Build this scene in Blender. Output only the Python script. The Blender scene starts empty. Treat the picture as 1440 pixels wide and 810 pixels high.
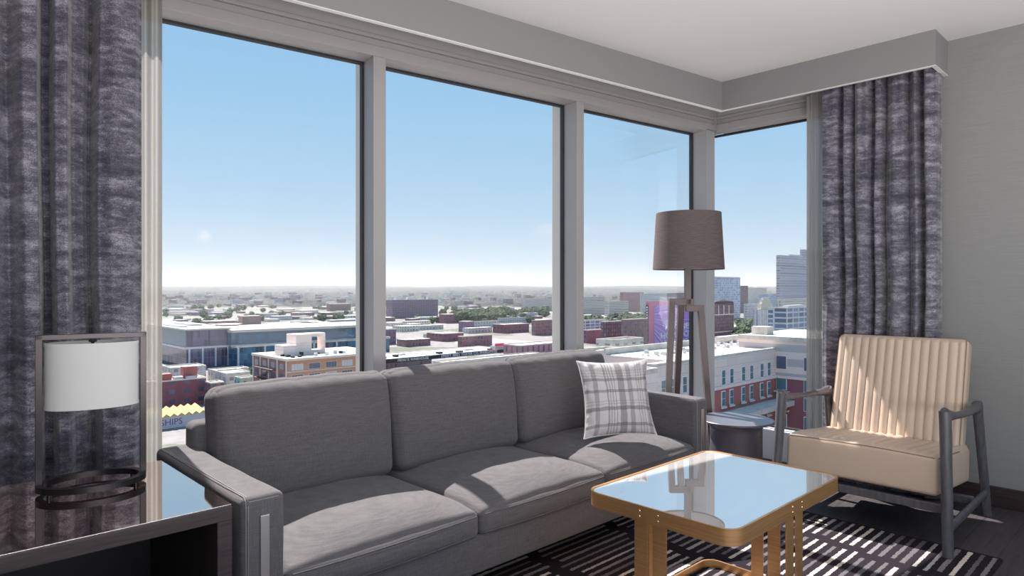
import bpy, bmesh, math, random
from mathutils import Vector, Matrix, noise
random.seed(7)
SC = bpy.context.scene
COL = SC.collection
PI = math.pi
R = math.radians

# ------------------------------------------------------------------ camera
FOC, HOR, EYE, PHI = 920.0, 407.0, 1.25, R(46.3)
FWD = Vector((math.cos(PHI), math.sin(PHI), 0)); RGT = Vector((math.sin(PHI), -math.cos(PHI), 0))
cam_data = bpy.data.cameras.new('camera'); cam = bpy.data.objects.new('camera', cam_data); COL.objects.link(cam)
cam_data.sensor_width = 36; cam_data.lens = 36 * FOC / 1440; cam_data.shift_y = (HOR - 405) / 1440
cam_data.clip_end = 30000; cam_data.clip_start = 0.05
cam.location = (0, 0, EYE)
cam.rotation_euler = FWD.to_track_quat('-Z', 'Y').to_euler()
SC.camera = cam

# ------------------------------------------------------------------ sky, sun, exposure
SC.view_settings.view_transform = 'Standard'; SC.view_settings.look = 'None'
SC.view_settings.gamma = 1; SC.view_settings.use_curve_mapping = False
SC.view_settings.exposure = 0.0
HAZE = 0.75e-4; SKY_STRENGTH = 1.0; SUN_STRENGTH = 13.5; SUN_AZ = -0.12; SUN_EL = 50.0
world = bpy.data.worlds.new('sky'); SC.world = world; world.use_nodes = True
wn, wk = world.node_tree.nodes, world.node_tree.links
bg = wn['Background']
tc = wn.new('ShaderNodeTexCoord'); sx = wn.new('ShaderNodeSeparateXYZ'); wk.new(tc.outputs['Generated'], sx.inputs[0])
rp = wn.new('ShaderNodeValToRGB'); wk.new(sx.outputs['Z'], rp.inputs[0])
mr = rp.color_ramp; mr.elements[0].position = 0.0; mr.elements[0].color = (.70, .80, .88, 1)
mr.elements[1].position = 1.0; mr.elements[1].color = (.22, .48, .86, 1)
for p, c in ((.05, (.60, .76, .87, 1)), (.11, (.48, .70, .88, 1)), (.20, (.39, .65, .88, 1)), (.38, (.31, .59, .87, 1))):
    e = mr.elements.new(p); e.color = c
# small wisps of cloud
nz = wn.new('ShaderNodeTexNoise'); nz.inputs['Scale'].default_value = 5.5; nz.inputs['Detail'].default_value = 7
mp = wn.new('ShaderNodeMapping'); mp.inputs['Scale'].default_value = (1, 1, 3.2); wk.new(tc.outputs['Generated'], mp.inputs[0]); wk.new(mp.outputs[0], nz.inputs['Vector'])
cr = wn.new('ShaderNodeMapRange'); cr.inputs['From Min'].default_value = .66; cr.inputs['From Max'].default_value = .80; cr.inputs['To Max'].default_value = .5
wk.new(nz.outputs['Fac'], cr.inputs['Value'])
mx = wn.new('ShaderNodeMix'); mx.data_type = 'RGBA'; mx.inputs[7].default_value = (.92, .93, .95, 1)
# one tiny cloud low over the hills at the left
cd = (FWD + RGT * ((287 - 720) / FOC) + Vector((0, 0, (HOR - 333) / FOC))).normalized()
vs = wn.new('ShaderNodeVectorMath'); vs.operation = 'DISTANCE'; wk.new(tc.outputs['Generated'], vs.inputs[0]); vs.inputs[1].default_value = cd
n2 = wn.new('ShaderNodeTexNoise'); n2.inputs['Scale'].default_value = 90; n2.inputs['Detail'].default_value = 5; wk.new(mp.outputs[0], n2.inputs['Vector'])
m_a = wn.new('ShaderNodeMath'); m_a.operation = 'MULTIPLY_ADD'; wk.new(n2.outputs['Fac'], m_a.inputs[0]); m_a.inputs[1].default_value = .016; wk.new(vs.outputs['Value'], m_a.inputs[2])
m_b = wn.new('ShaderNodeMapRange'); wk.new(m_a.outputs[0], m_b.inputs['Value']); m_b.inputs['From Min'].default_value = .020; m_b.inputs['From Max'].default_value = .010; m_b.inputs['To Max'].default_value = .45
m_c = wn.new('ShaderNodeMath'); m_c.operation = 'MAXIMUM'; wk.new(m_b.outputs[0], m_c.inputs[0]); wk.new(cr.outputs[0], m_c.inputs[1])
wk.new(m_c.outputs[0], mx.inputs[0]); wk.new(rp.outputs[0], mx.inputs[6]); wk.new(mx.outputs[2], bg.inputs[0])
bg.inputs[1].default_value = SKY_STRENGTH
sd = bpy.data.lights.new('sun', 'SUN'); sd.energy = SUN_STRENGTH; sd.angle = R(.6); sd.color = (1, .955, .885)
sun = bpy.data.objects.new('sun', sd); COL.objects.link(sun)
_h = Vector((SUN_AZ, -1, 0)).normalized() * math.cos(R(SUN_EL)); sdir = Vector((_h.x, _h.y, -math.sin(R(SUN_EL))))
sun.rotation_euler = sdir.to_track_quat('-Z', 'Y').to_euler(); sun.location = (2, 6, 8)
# soft fill lights added behind the camera: one turned up at the ceiling, one towards the seating
for nm, loc, d, sx_, sy_, e in (('bounce_fill', (1.2, -.9, .9), (.15, .25, 1), 3.2, 1.6, 150), ('seating_fill', (.9, -2.0, 2.5), (.5, .75, -.35), 3.0, 1.2, 15)):
    ld = bpy.data.lights.new(nm, 'AREA'); ld.shape = 'RECTANGLE'; ld.size = sx_; ld.size_y = sy_; ld.energy = e; ld.color = (1, .965, .945)
    lo = bpy.data.objects.new(nm, ld); COL.objects.link(lo); lo.location = loc
    lo.rotation_euler = Vector(d).to_track_quat('-Z', 'Y').to_euler()

# ------------------------------------------------------------------ helpers
def tag(o, label=None, cat=None, group=None, kind=None):
    if label: o['label'] = label
    if cat: o['category'] = cat
    if group: o['group'] = group
    if kind: o['kind'] = kind
    return o

def empty(name, loc, label, cat, group=None):
    o = bpy.data.objects.new(name, None); COL.objects.link(o); o.location = loc; o.empty_display_size = .1
    return tag(o, label, cat, group)

def origin(o):
    v = Vector((0, 0, 0))
    while o is not None:
        v = v + o.location; o = o.parent
    return v

def obj(name, bm, mat, parent=None, smooth=False, bevel=0, seg=2, solid=0, loc=None, sub=0, angle=35):
    """one mesh object; bm is in world coordinates"""
    base = origin(parent) if parent else Vector(loc or (0, 0, 0))
    if base.length: bmesh.ops.translate(bm, verts=bm.verts, vec=-base)
    me = bpy.data.meshes.new(name); bmesh.ops.recalc_face_normals(bm, faces=bm.faces) if not solid else None
    bm.to_mesh(me); bm.free()
    o = bpy.data.objects.new(name, me); COL.objects.link(o)
    if parent: o.parent = parent
    elif loc: o.location = loc
    mats = mat if isinstance(mat, (list, tuple)) else [mat]
    for m in mats: me.materials.append(m)
    if smooth or bevel:
        for p in me.polygons: p.use_smooth = True
        try: me.set_sharp_from_angle(angle=R(angle))
        except Exception: pass
    if solid:
        md = o.modifiers.new('s', 'SOLIDIFY'); md.thickness = solid
    if bevel:
        md = o.modifiers.new('b', 'BEVEL'); md.width = bevel; md.segments = seg; md.limit_method = 'ANGLE'; md.angle_limit = R(40); md.harden_normals = True
    if sub:
        md = o.modifiers.new('u', 'SUBSURF'); md.levels = md.render_levels = sub
    return o

def BM(): return bmesh.new()
def box(bm, x0, x1, y0, y1, z0, z1, M=None):
    vs = [bm.verts.new((x, y, z)) for x in (x0, x1) for y in (y0, y1) for z in (z0, z1)]
    for f in ((0, 1, 3, 2), (4, 6, 7, 5), (0, 4, 5, 1), (2, 3, 7, 6), (0, 2, 6, 4), (1, 5, 7, 3)):
        bm.faces.new([vs[i] for i in f])
    if M is not None: bmesh.ops.transform(bm, matrix=M, verts=vs)
    return bm

def bar(bm, a, b, w, d, up=(0, 0, 1), w2=None, d2=None):
    """square bar from a to b; w across, d along the up-ish direction, tapering to w2 x d2"""
    a, b = Vector(a), Vector(b); t = (b - a).normalized(); u = Vector(up)
    s = t.cross(u)
    if s.length < 1e-4: s = t.cross(Vector((1, 0, 0)))
    s.normalize(); v = s.cross(t).normalized()
    w2 = w if w2 is None else w2; d2 = d if d2 is None else d2
    A = [bm.verts.new(a + s * i * w / 2 + v * j * d / 2) for i, j in ((-1, -1), (1, -1), (1, 1), (-1, 1))]
    B = [bm.verts.new(b + s * i * w2 / 2 + v * j * d2 / 2) for i, j in ((-1, -1), (1, -1), (1, 1), (-1, 1))]
    bm.faces.new(A[::-1]); bm.faces.new(B)
    for i in range(4): bm.faces.new((A[i], A[(i + 1) % 4], B[(i + 1) % 4], B[i]))
    return bm

def sweep(bm, pts, prof, closed=False, ups=None, up=(0, 0, 1)):
    """sweep a closed 2-D profile (function of i -> list of (a,b)) along pts"""
    n = len(pts); pts = [Vector(p) for p in pts]; rings = []
    for i, p in enumerate(pts):
        if closed: t = pts[(i + 1) % n] - pts[i - 1]
        else: t = pts[min(i + 1, n - 1)] - pts[max(i - 1, 0)]
        t.normalize(); u = Vector(up)
        s = t.cross(u)
        if s.length < 1e-4: s = t.cross(Vector((1, 0, 0)))
        s.normalize(); v = s.cross(t).normalized()
        pr = prof(i / max(n - 1, 1)) if callable(prof) else prof
        rings.append([bm.verts.new(p + s * a + v * b) for a, b in pr])
    m = len(rings[0])
    for i in range(n if closed else n - 1):
        A, B = rings[i], rings[(i + 1) % n]
        for j in range(m): bm.faces.new((A[j], A[(j + 1) % m], B[(j + 1) % m], B[j]))
    if not closed:
        bm.faces.new(rings[0][::-1]); bm.faces.new(rings[-1])
    return bm

def circ(r, n=8, rb=None): return [(r * math.cos(2 * PI * i / n), (rb or r) * math.sin(2 * PI * i / n)) for i in range(n)]
def tube(bm, pts, r, n=8, closed=False): return sweep(bm, pts, circ(r, n), closed)

def lathe(bm, c, prof, n=48, ex=1, ey=1, rot=0, cap=True):
    """profile [(r,z)] turned about the vertical through c; ex,ey make it oval"""
    rings = []
    for r, z in prof:
        rings.append([bm.verts.new((c[0] + r * ex * math.cos(a) * math.cos(rot) - r * ey * math.sin(a) * math.sin(rot),
                                    c[1] + r * ex * math.cos(a) * math.sin(rot) + r * ey * math.sin(a) * math.cos(rot), c[2] + z))
                      for a in [2 * PI * i / n for i in range(n)]])
    for A, B in zip(rings, rings[1:]):
        for j in range(n): bm.faces.new((A[j], A[(j + 1) % n], B[(j + 1) % n], B[j]))
    if cap:
        bm.faces.new(rings[0][::-1]); bm.faces.new(rings[-1])
    return bm

def rbox(bm, c, half, r, n=(16, 16, 8), disp=None, M=None):
    """rounded box with extra cuts; disp(p in -1..1) -> offset added before M"""
    hx, hy, hz = half; seen = {}
    def vert(p):
        k = (round(p[0], 5), round(p[1], 5), round(p[2], 5))
        if k in seen: return seen[k]
        q = Vector((p[0] * hx, p[1] * hy, p[2] * hz))
        inn = Vector((max(-hx + r, min(hx - r, q.x)), max(-hy + r, min(hy - r, q.y)), max(-hz + r, min(hz - r, q.z))))
        d = q - inn
        if d.length > 1e-9: q = inn + d.normalized() * r
        if disp: q = q + Vector(disp(p, q))
        if M is not None: q = M @ q
        seen[k] = bm.verts.new(q + Vector(c)); return seen[k]
    def cuts(k, h):
        e = min(.9, r / h); ins = [math.sin((-1 + 2 * i / k) * PI / 2) if False else -1 + 2 * i / k for i in range(k + 1)]
        base = [-1, -1 + e * .18, -1 + e * .45, -1 + e * .75, -1 + e]
        mid = [-1 + e + (2 - 2 * e) * i / k for i in range(1, k)]
        return base + mid + [-v for v in base[::-1]]
    cx, cy, cz = cuts(n[0], hx), cuts(n[1], hy), cuts(n[2], hz)
    def grid(A, B, f):
        for i in range(len(A) - 1):
            for j in range(len(B) - 1):
                bm.faces.new((vert(f(A[i], B[j])), vert(f(A[i + 1], B[j])), vert(f(A[i + 1], B[j + 1])), vert(f(A[i], B[j + 1]))))
    for s in (-1, 1):
        grid(cx, cy, lambda a, b: (a, b, s)); grid(cx, cz, lambda a, b: (a, s, b)); grid(cy, cz, lambda a, b: (s, a, b))
    return bm

def rrect(x0, x1, y0, y1, r, z, k=8):
    pts = []
    for cx, cy, a0 in ((x1 - r, y1 - r, 0), (x0 + r, y1 - r, 90), (x0 + r, y0 + r, 180), (x1 - r, y0 + r, 270)):
        for i in range(k + 1):
            a = R(a0 + 90 * i / k); pts.append((cx + r * math.cos(a), cy + r * math.sin(a), z))
    return pts

def slab(bm, pts, z0, z1):
    A = [bm.verts.new((p[0], p[1], z0)) for p in pts]; B = [bm.verts.new((p[0], p[1], z1)) for p in pts]
    bm.faces.new(A[::-1]); bm.faces.new(B); n = len(pts)
    for i in range(n): bm.faces.new((A[i], A[(i + 1) % n], B[(i + 1) % n], B[i]))
    return bm

def text_part(name, s, size, pos, rx, rz, mat, parent, ext=.01, width=None, align='CENTER'):
    c = bpy.data.curves.new(name, 'FONT'); c.body = s; c.size = size; c.align_x = align; c.align_y = 'CENTER'; c.extrude = ext; c.resolution_u = 3
    t_ = bpy.data.objects.new('tmp', c); me = bpy.data.meshes.new_from_object(t_); bpy.data.objects.remove(t_)
    o = bpy.data.objects.new(name, me); COL.objects.link(o); me.materials.clear(); me.materials.append(mat)
    o.parent = parent; o.location = Vector(pos) - origin(parent); o.rotation_euler = (rx, 0, rz)
    return o

def fit_width(o, x0, x1):
    """stretch a line of lettering to the width it has on the wall"""
    xs = [v.co.x for v in o.data.vertices]; a, b_ = min(xs), max(xs); k_ = (x1 - x0) / (b_ - a)
    for v in o.data.vertices: v.co.x = (v.co.x - (a + b_) / 2) * k_
    return o

# ------------------------------------------------------------------ materials
def mat(name, col=(.5, .5, .5), rough=.6, metal=0, spec=.5, **kw):
    m = bpy.data.materials.new(name); m.use_nodes = True; b = m.node_tree.nodes['Principled BSDF']
    b.inputs['Base Color'].default_value = (*col, 1); b.inputs['Roughness'].default_value = rough; b.inputs['Metallic'].default_value = metal
    b.inputs['Specular IOR Level'].default_value = spec
    for k, v in kw.items(): b.inputs[k.replace('_', ' ')].default_value = v
    return m

class NT:
    """small node-building shorthand"""
    def __init__(s, m): s.m = m; s.n = m.node_tree.nodes; s.k = m.node_tree.links; s.b = s.n.get('Principled BSDF')
    def co(s, which='Object', scale=(1, 1, 1), rot=(0, 0, 0)):
        t = s.n.new('ShaderNodeTexCoord'); p = s.n.new('ShaderNodeMapping'); p.inputs['Scale'].default_value = scale; p.inputs['Rotation'].default_value = rot
        s.k.new(t.outputs[which], p.inputs[0]); return p.outputs[0]
    def noise(s, vec, scale, detail=4, rough=.5, dist=0):
        t = s.n.new('ShaderNodeTexNoise'); t.inputs['Scale'].default_value = scale; t.inputs['Detail'].default_value = detail
        t.inputs['Roughness'].default_value = rough; t.inputs['Distortion'].default_value = dist; s.k.new(vec, t.inputs['Vector']); return t.outputs['Fac']
    def ramp(s, fac, stops, interp='LINEAR'):
        t = s.n.new('ShaderNodeValToRGB'); e = t.color_ramp.elements; t.color_ramp.interpolation = interp
        e[0].position, e[0].color = stops[0][0], (*stops[0][1], 1); e[1].position, e[1].color = stops[-1][0], (*stops[-1][1], 1)
        for p, c in stops[1:-1]: q = e.new(p); q.color = (*c, 1)
        s.k.new(fac, t.inputs[0]); return t.outputs[0]
    def math(s, op, a, b=None, c=None):
        t = s.n.new('ShaderNodeMath'); t.operation = op
        for i, v in enumerate((a, b, c)):
            if v is None: continue
            if isinstance(v, (int, float)): t.inputs[i].default_value = v
            else: s.k.new(v, t.inputs[i])
        return t.outputs[0]
    def mix(s, fac, a, b, mode='MIX'):
        t = s.n.new('ShaderNodeMix'); t.data_type = 'RGBA'; t.blend_type = mode
        for i, v in ((0, fac), (6, a), (7, b)):
            if isinstance(v, (int, float)): t.inputs[i].default_value = v
            elif isinstance(v, tuple): t.inputs[i].default_value = (*v, 1)
            else: s.k.new(v, t.inputs[i])
        return t.outputs[2]
    def bump(s, h, strength=.3, dist=.01):
        t = s.n.new('ShaderNodeBump'); t.inputs['Strength'].default_value = strength; t.inputs['Distance'].default_value = dist
        s.k.new(h, t.inputs['Height']); s.k.new(t.outputs[0], s.b.inputs['Normal'])
    def col(s, c): s.k.new(c, s.b.inputs['Base Color'])
    def sep(s, vec):
        t = s.n.new('ShaderNodeSeparateXYZ'); s.k.new(vec, t.inputs[0]); return t.outputs
    def comb(s, x, y, z):
        t = s.n.new('ShaderNodeCombineXYZ')
        for i, v in enumerate((x, y, z)):
            if isinstance(v, (int, float)): t.inputs[i].default_value = v
            else: s.k.new(v, t.inputs[i])
        return t.outputs[0]
    def white(s, vec):
        t = s.n.new('ShaderNodeTexWhiteNoise'); s.k.new(vec, t.inputs['Vector']); return t.outputs['Value'], t.outputs['Color']

def linen(name, c1, c2, spark=None, cross=900, streak=(14, 14, 260)):
    m = mat(name, c1, .9, spec=.15); T = NT(m); m.node_tree.nodes['Principled BSDF'].inputs['Sheen Weight'].default_value = .12
    v = T.co(scale=streak); a = T.noise(v, 1, 5, .7)
    v2 = T.co(scale=(cross, cross, 60)); b = T.noise(v2, .5, 2)
    c = T.ramp(a, ((.3, c1), (.7, c2))); c = T.mix(.35, c, T.ramp(b, ((.35, c1), (.65, c2))))
    T.col(c); T.bump(T.math('ADD', a, b), .25, .003); return m

M_ceiling = mat('ceiling paint', (.80, .795, .79), .9, spec=.1)
M_valance = mat('valance paint', (.265, .26, .268), .8, spec=.2)
M_frame = mat('window frame enamel', (.37, .355, .36), .45, spec=.4)
M_frame2 = mat('pale panel enamel', (.62, .62, .66), .5, spec=.4)
M_fin = mat('pale exterior mullion', (.60, .56, .51), .5)
M_gasket = mat('black gasket', (.02, .02, .025), .6)
M_wall = mat('textured wallpaper', (.36, .36, .355), .85, spec=.15)
T = NT(M_wall); a = T.noise(T.co(scale=(5, 5, 260)), 1, 5, .7); b_ = T.noise(T.co(scale=(60, 60, 900)), 1, 2)
T.col(T.ramp(a, ((.3, (.255, .253, .253)), (.7, (.30, .298, .298))))); T.bump(T.math('ADD', a, b_), .3, .002)
M_base = mat('dark stained baseboard', (.035, .022, .024), .45); T = NT(M_base); T.col(T.ramp(T.noise(T.co(scale=(3, 3, 60)), 2), ((.3, (.025, .015, .017)), (.7, (.05, .034, .036)))))
M_floor = mat('dark oak planks', (.05, .045, .048), .55, spec=.6)
T = NT(M_floor); v = T.co(scale=(1, 1, 1)); br = T.n.new('ShaderNodeTexBrick'); T.k.new(v, br.inputs['Vector'])
br.inputs['Scale'].default_value = 1; br.inputs['Brick Width'].default_value = 1.4; br.inputs['Row Height'].default_value = .16; br.inputs['Mortar Size'].default_value = .002
br.inputs['Color1'].default_value = (.030, .024, .027, 1); br.inputs['Color2'].default_value = (.050, .043, .047, 1); br.inputs['Mortar'].default_value = (.008, .008, .008, 1)
g = T.noise(T.co(scale=(5, 70, 1)), 1, 8, .7, .6); T.col(T.mix(1.0, br.outputs['Color'], T.ramp(g, ((.3, (.5, .5, .5)), (.7, (1.7, 1.7, 1.7)))), 'MULTIPLY')); T.bump(g, .5, .004)
M_sofa = linen('grey linen weave', (.074, .070, .076), (.142, .135, .145))
M_sofa_dark = mat('dark base cloth', (.05, .048, .052), .95, spec=.1)
M_stitch = mat('pale stitching', (.30, .29, .30), .8)
M_nickel = mat('brushed nickel', (.62, .60, .60), .35, 1)
M_brass = mat('brushed brass', (.72, .44, .20), .38, .85)
T = NT(M_brass); a = T.noise(T.co(scale=(6, 6, 500)), 1, 3); T.col(T.ramp(a, ((.3, (.68, .36, .145)), (.7, (.88, .51, .235))))); T.bump(a, .06, .001)
M_rivet = mat('bright brass', (.9, .66, .42), .2, 1)

def mirror_top(name, dif, glo, f, rough=.01):
    m = bpy.data.materials.new(name); m.use_nodes = True; n, k = m.node_tree.nodes, m.node_tree.links; n.remove(n['Principled BSDF'])
    d = n.new('ShaderNodeBsdfDiffuse'); d.inputs[0].default_value = (*dif, 1); g = n.new('ShaderNodeBsdfGlossy'); g.inputs[0].default_value = (*glo, 1); g.inputs['Roughness'].default_value = rough
    x = n.new('ShaderNodeMixShader'); x.inputs[0].default_value = f; k.new(d.outputs[0], x.inputs[1]); k.new(g.outputs[0], x.inputs[2]); k.new(x.outputs[0], n['Material Output'].inputs[0]); return m
M_tabletop = mirror_top('white mirrored glass', (.82, .79, .78), (1, .975, .95), .73)
M_brownglass = mirror_top('bronze mirrored glass', (.04, .028, .03), (1, .85, .78), .88)
M_espresso = mat('espresso wood', (.10, .075, .08), .5); T = NT(M_espresso); a = T.noise(T.co(scale=(4, 60, 60)), 2, 5, .6); T.col(T.ramp(a, ((.3, (.024, .017, .019)), (.7, (.052, .038, .041))))); T.bump(a, .15, .002)
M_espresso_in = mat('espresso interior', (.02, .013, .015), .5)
M_bronze = mat('dark bronze metal', (.045, .040, .043), .28, .9)
M_shade_white = mat('white linen shade', (.60, .60, .60), .9, spec=.1); T = NT(M_shade_white); a = T.noise(T.co(scale=(300, 300, 40)), 1, 3); T.bump(a, .15, .001)
M_shade_taupe = mat('taupe linen shade', (.20, .165, .165), .9, spec=.1); T = NT(M_shade_taupe); a = T.noise(T.co(scale=(20, 20, 420)), 1, 4, .7); T.col(T.ramp(a, ((.3, (.11, .085, .09)), (.7, (.185, .15, .15))))); T.bump(a, .2, .002)
M_lampmetal = mat('taupe lacquered metal', (.085, .062, .06), .35, .2)
M_roundtable = mat('charcoal lacquer', (.13, .12, .15), .35, .2, spec=.6)
M_leather = mat('cream leather', (.56, .43, .335), .38, spec=.5); T = NT(M_leather); a = T.noise(T.co(scale=(150, 150, 150)), 1, 3); T.bump(a, .05, .001)
M_pipe = mat('tan piping', (.24, .165, .12), .5)
M_chairwood = mat('grey stained wood', (.085, .082, .09), .42); T = NT(M_chairwood); a = T.noise(T.co(scale=(30, 30, 5)), 2, 4); T.col(T.ramp(a, ((.3, (.065, .062, .07)), (.7, (.115, .11, .12)))))

M_drape = mat('mottled velvet', (.1, .1, .12), .55, spec=.35); T = NT(M_drape)
big = T.noise(T.co(scale=(3, 3, 12)), 1.4, 5, .65, .8); fine = T.noise(T.co(scale=(230, 230, 380)), 1, 3, .8); mid = T.noise(T.co(scale=(16, 16, 42)), 1, 7, .8, .3)
f = T.math('ADD', T.math('MULTIPLY', big, .45), T.math('ADD', T.math('MULTIPLY', mid, .45), T.math('MULTIPLY', fine, .5)))
T.col(T.ramp(f, ((.58, (.035, .032, .05)), (.70, (.102, .097, .130)), (.82, (.36, .35, .40))))); T.k.new(T.ramp(f, ((.55, (.75,) * 3), (.85, (.35,) * 3))), T.b.inputs['Roughness']); T.bump(fine, .3, .002)
T.b.inputs['Sheen Weight'].default_value = .3

M_sheer = bpy.data.materials.new('sheer voile'); M_sheer.use_nodes = True; T = NT(M_sheer); T.n.remove(T.b)
df = T.n.new('ShaderNodeBsdfDiffuse'); df.inputs[0].default_value = (.47, .455, .43, 1); tl = T.n.new('ShaderNodeBsdfTranslucent'); tl.inputs[0].default_value = (.42, .40, .37, 1)
tr = T.n.new('ShaderNodeBsdfTransparent'); m1 = T.n.new('ShaderNodeMixShader'); m1.inputs[0].default_value = .35; m2 = T.n.new('ShaderNodeMixShader')
T.k.new(df.outputs[0], m1.inputs[1]); T.k.new(tl.outputs[0], m1.inputs[2]); T.k.new(m1.outputs[0], m2.inputs[1]); T.k.new(tr.outputs[0], m2.inputs[2])
a = T.noise(T.co('Object', (190, 190, .6)), 1, 3); b_ = T.noise(T.co('Object', (50, 50, 420)), 1, 2)
T.k.new(T.ramp(T.math('ADD', T.math('MULTIPLY', a, .7), T.math('MULTIPLY', b_, .3)), ((.42, (.01,) * 3), (.62, (.13,) * 3))), m2.inputs[0]); T.k.new(m2.outputs[0], T.n['Material Output'].inputs[0])

M_glass = bpy.data.materials.new('window glass'); M_glass.use_nodes = True; T = NT(M_glass); T.n.remove(T.b)
tr = T.n.new('ShaderNodeBsdfTransparent'); tr.inputs[0].default_value = (.985, .975, .98, 1); gl = T.n.new('ShaderNodeBsdfGlossy'); gl.inputs['Roughness'].default_value = 0; gl.inputs[0].default_value = (1, 1, 1, 1)
fr = T.n.new('ShaderNodeFresnel'); fr.inputs[0].default_value = 1.35; m1 = T.n.new('ShaderNodeMixShader')
T.k.new(T.math('MULTIPLY', fr.outputs[0], .15), m1.inputs[0]); T.k.new(tr.outputs[0], m1.inputs[1]); T.k.new(gl.outputs[0], m1.inputs[2]); T.k.new(m1.outputs[0], T.n['Material Output'].inputs[0])

# rug: dark ground, woven dashes running along X
M_rug = mat('woven rug', (.03, .027, .03), .95, spec=.1); T = NT(M_rug); s = T.sep(T.co()); PR = .047
wob = T.noise(T.co(scale=(1, 1, 1)), 60, 2); yy = T.math('ADD', s[1], T.math('MULTIPLY', T.math('SUBTRACT', wob, .5), .012))
row = T.math('FLOOR', T.math('DIVIDE', yy, PR)); fr_ = T.math('FRACT', T.math('DIVIDE', yy, PR))
blk = T.math('FLOOR', T.math('DIVIDE', row, 11)); bh, _ = T.white(T.comb(blk, 3.3, 0)); rh, _ = T.white(T.comb(row, 7.7, 0))
xs = T.math('DIVIDE', T.math('ADD', T.math('ADD', s[0], T.math('MULTIPLY', rh, .05)), T.math('MULTIPLY', bh, .3)), .575)
seg = T.math('FLOOR', xs); sf = T.math('FRACT', xs)
ch, _ = T.white(T.comb(row, seg, 1.1)); wd, _ = T.white(T.comb(row, 2.2, 5))
edge = T.math('LESS_THAN', s[0], 1.385)
on = T.math('MULTIPLY', T.math('MULTIPLY', T.math('LESS_THAN', fr_, T.math('ADD', .30, T.math('MULTIPLY', wd, .14))), T.math('GREATER_THAN', sf, .13)), edge)
scol = T.ramp(ch, ((0, (.13, .12, .13)), (.35, (.22, .20, .21)), (.55, (.40, .37, .37)), (.75, (.66, .59, .52)), (.99, (.72, .68, .66))), 'CONSTANT')
T.col(T.mix(on, (.022, .018, .024), scol)); T.bump(T.math('ADD', T.noise(T.co(scale=(1, 1, 1)), 350, 2), T.math('MULTIPLY', on, .8)), .6, .006)

# throw pillow plaid
M_pillow = mat('plaid velvet', (.5, .49, .5), .6, spec=.3); T = NT(M_pillow); s = T.sep(T.co('UV')); n1 = T.noise(T.co('UV', (1, 1, 1)), 9, 3)
u = T.math('ADD', s[0], T.math('MULTIPLY', T.math('SUBTRACT', n1, .5), .03)); w = T.math('ADD', s[1], T.math('MULTIPLY', T.math('SUBTRACT', n1, .5), .03))
def bands(c, lst):
    r_ = None
    for p, wd_, amp in lst:
        t = T.math('MULTIPLY', T.math('LESS_THAN', T.math('ABSOLUTE', T.math('SUBTRACT', c, p)), wd_), amp)
        r_ = t if r_ is None else T.math('ADD', r_, t)
    return r_
bu = bands(u, ((.14, .03, .6), (.30, .012, .7), (.34, .008, .6), (.38, .008, .6), (.42, .008, .6), (.52, .05, .8), (.66, .035, .6), (.78, .008, .5), (.82, .008, .5), (.86, .008, .5), (.94, .03, .6)))
bw = bands(w, ((.12, .02, .7), (.34, .025, .8), (.40, .006, .4), (.44, .006, .4), (.58, .02, .7), (.74, .02, .7), (.79, .006, .4), (.83, .006, .4), (.87, .006, .4)))
T.col(T.ramp(T.math('MULTIPLY', T.math('ADD', T.math('ADD', bu, bw), T.math('MULTIPLY', T.noise(T.co('UV', (140, 8, 1)), 1, 3), .3)), .6), ((.0, (.56, .545, .56)), (.5, (.30, .285, .30)), (1, (.17, .16, .17)))))
M_cord = mat('pale piping cord', (.72, .70, .71), .6)

# ------------------------------------------------------------------ room shell
# window wall frame: s runs along the wall to the right, n points outward
WA = R(-7.8); C0 = Vector((4.70, 2.615, 0)); MW = Matrix.Translation(C0) @ Matrix.Rotation(WA, 4, 'Z')
def W(s, n, z=0): return MW @ Vector((s, n, z))
def struct(name, bm, m, **kw): return tag(obj(name, bm, m, **kw), kind='structure')
CEIL, HEAD, SILL, VAL = 2.745, 2.487, .212, 2.54
XW = 4.62  # papered wall plane
room = [(-.95, -2.4), (XW + .12, -2.4), (XW + .12, 1.2), (4.86, 1.25), (4.86, 2.62), (4.82, 2.74), tuple(W(-6.0, .2).xy), (-.95, 3.2)]
room = [(-.95, -2.4), (4.88, -2.4), (4.88, 2.75), tuple(W(-5.75, .2).xy)]
struct('floor', slab(BM(), room, -.25, 0), M_floor)
struct('ceiling', slab(BM(), room, CEIL, CEIL + .25), M_ceiling)
struct('wall_right', box(BM(), XW, XW + .26, -2.4, 1.36, 0, CEIL), M_wall)
struct('wall_left', box(BM(), -1.07, -.95, -.6, 3.5, 0, CEIL), M_wall)
struct('baseboard_right', box(BM(), XW - .016, XW, -2.4, 1.05, 0, .117), M_base, bevel=.004)
# valance: L-shaped board dropped from the ceiling
v0 = Vector((4.353, 2.362)); vd = Vector((math.cos(WA), math.sin(WA))); vn = Vector((-math.sin(WA), math.cos(WA)))
vl = v0 - vd * 5.2; th = .022
inner = [vl, v0, Vector((4.353, 1.036))]
o1 = vl + vn * th; o2 = Vector((4.353 + th, 2.362 + th * 1.13)); o3 = Vector((4.353 + th, 1.036 + th)); 
pl = [tuple(vl), tuple(v0), (4.353, 1.036), (XW, 1.036), (XW, 1.036 + th), (4.353 + th, 1.036 + th), tuple(o2), tuple(o1)]
struct('trim_1', slab(BM(), pl, VAL, CEIL), M_valance)
lit_edge = [tuple(vl - vn * .002), (v0.x - .002, v0.y - .002), (4.351, 1.034), (XW, 1.034), (XW, 1.036 + th), (4.353 + th, 1.036 + th), tuple(o2), tuple(o1)]
struct('trim_9', slab(BM(), lit_edge, VAL - .004, VAL), M_ceiling)  # white strip imitating light caught on the valance's bottom edge
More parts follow.
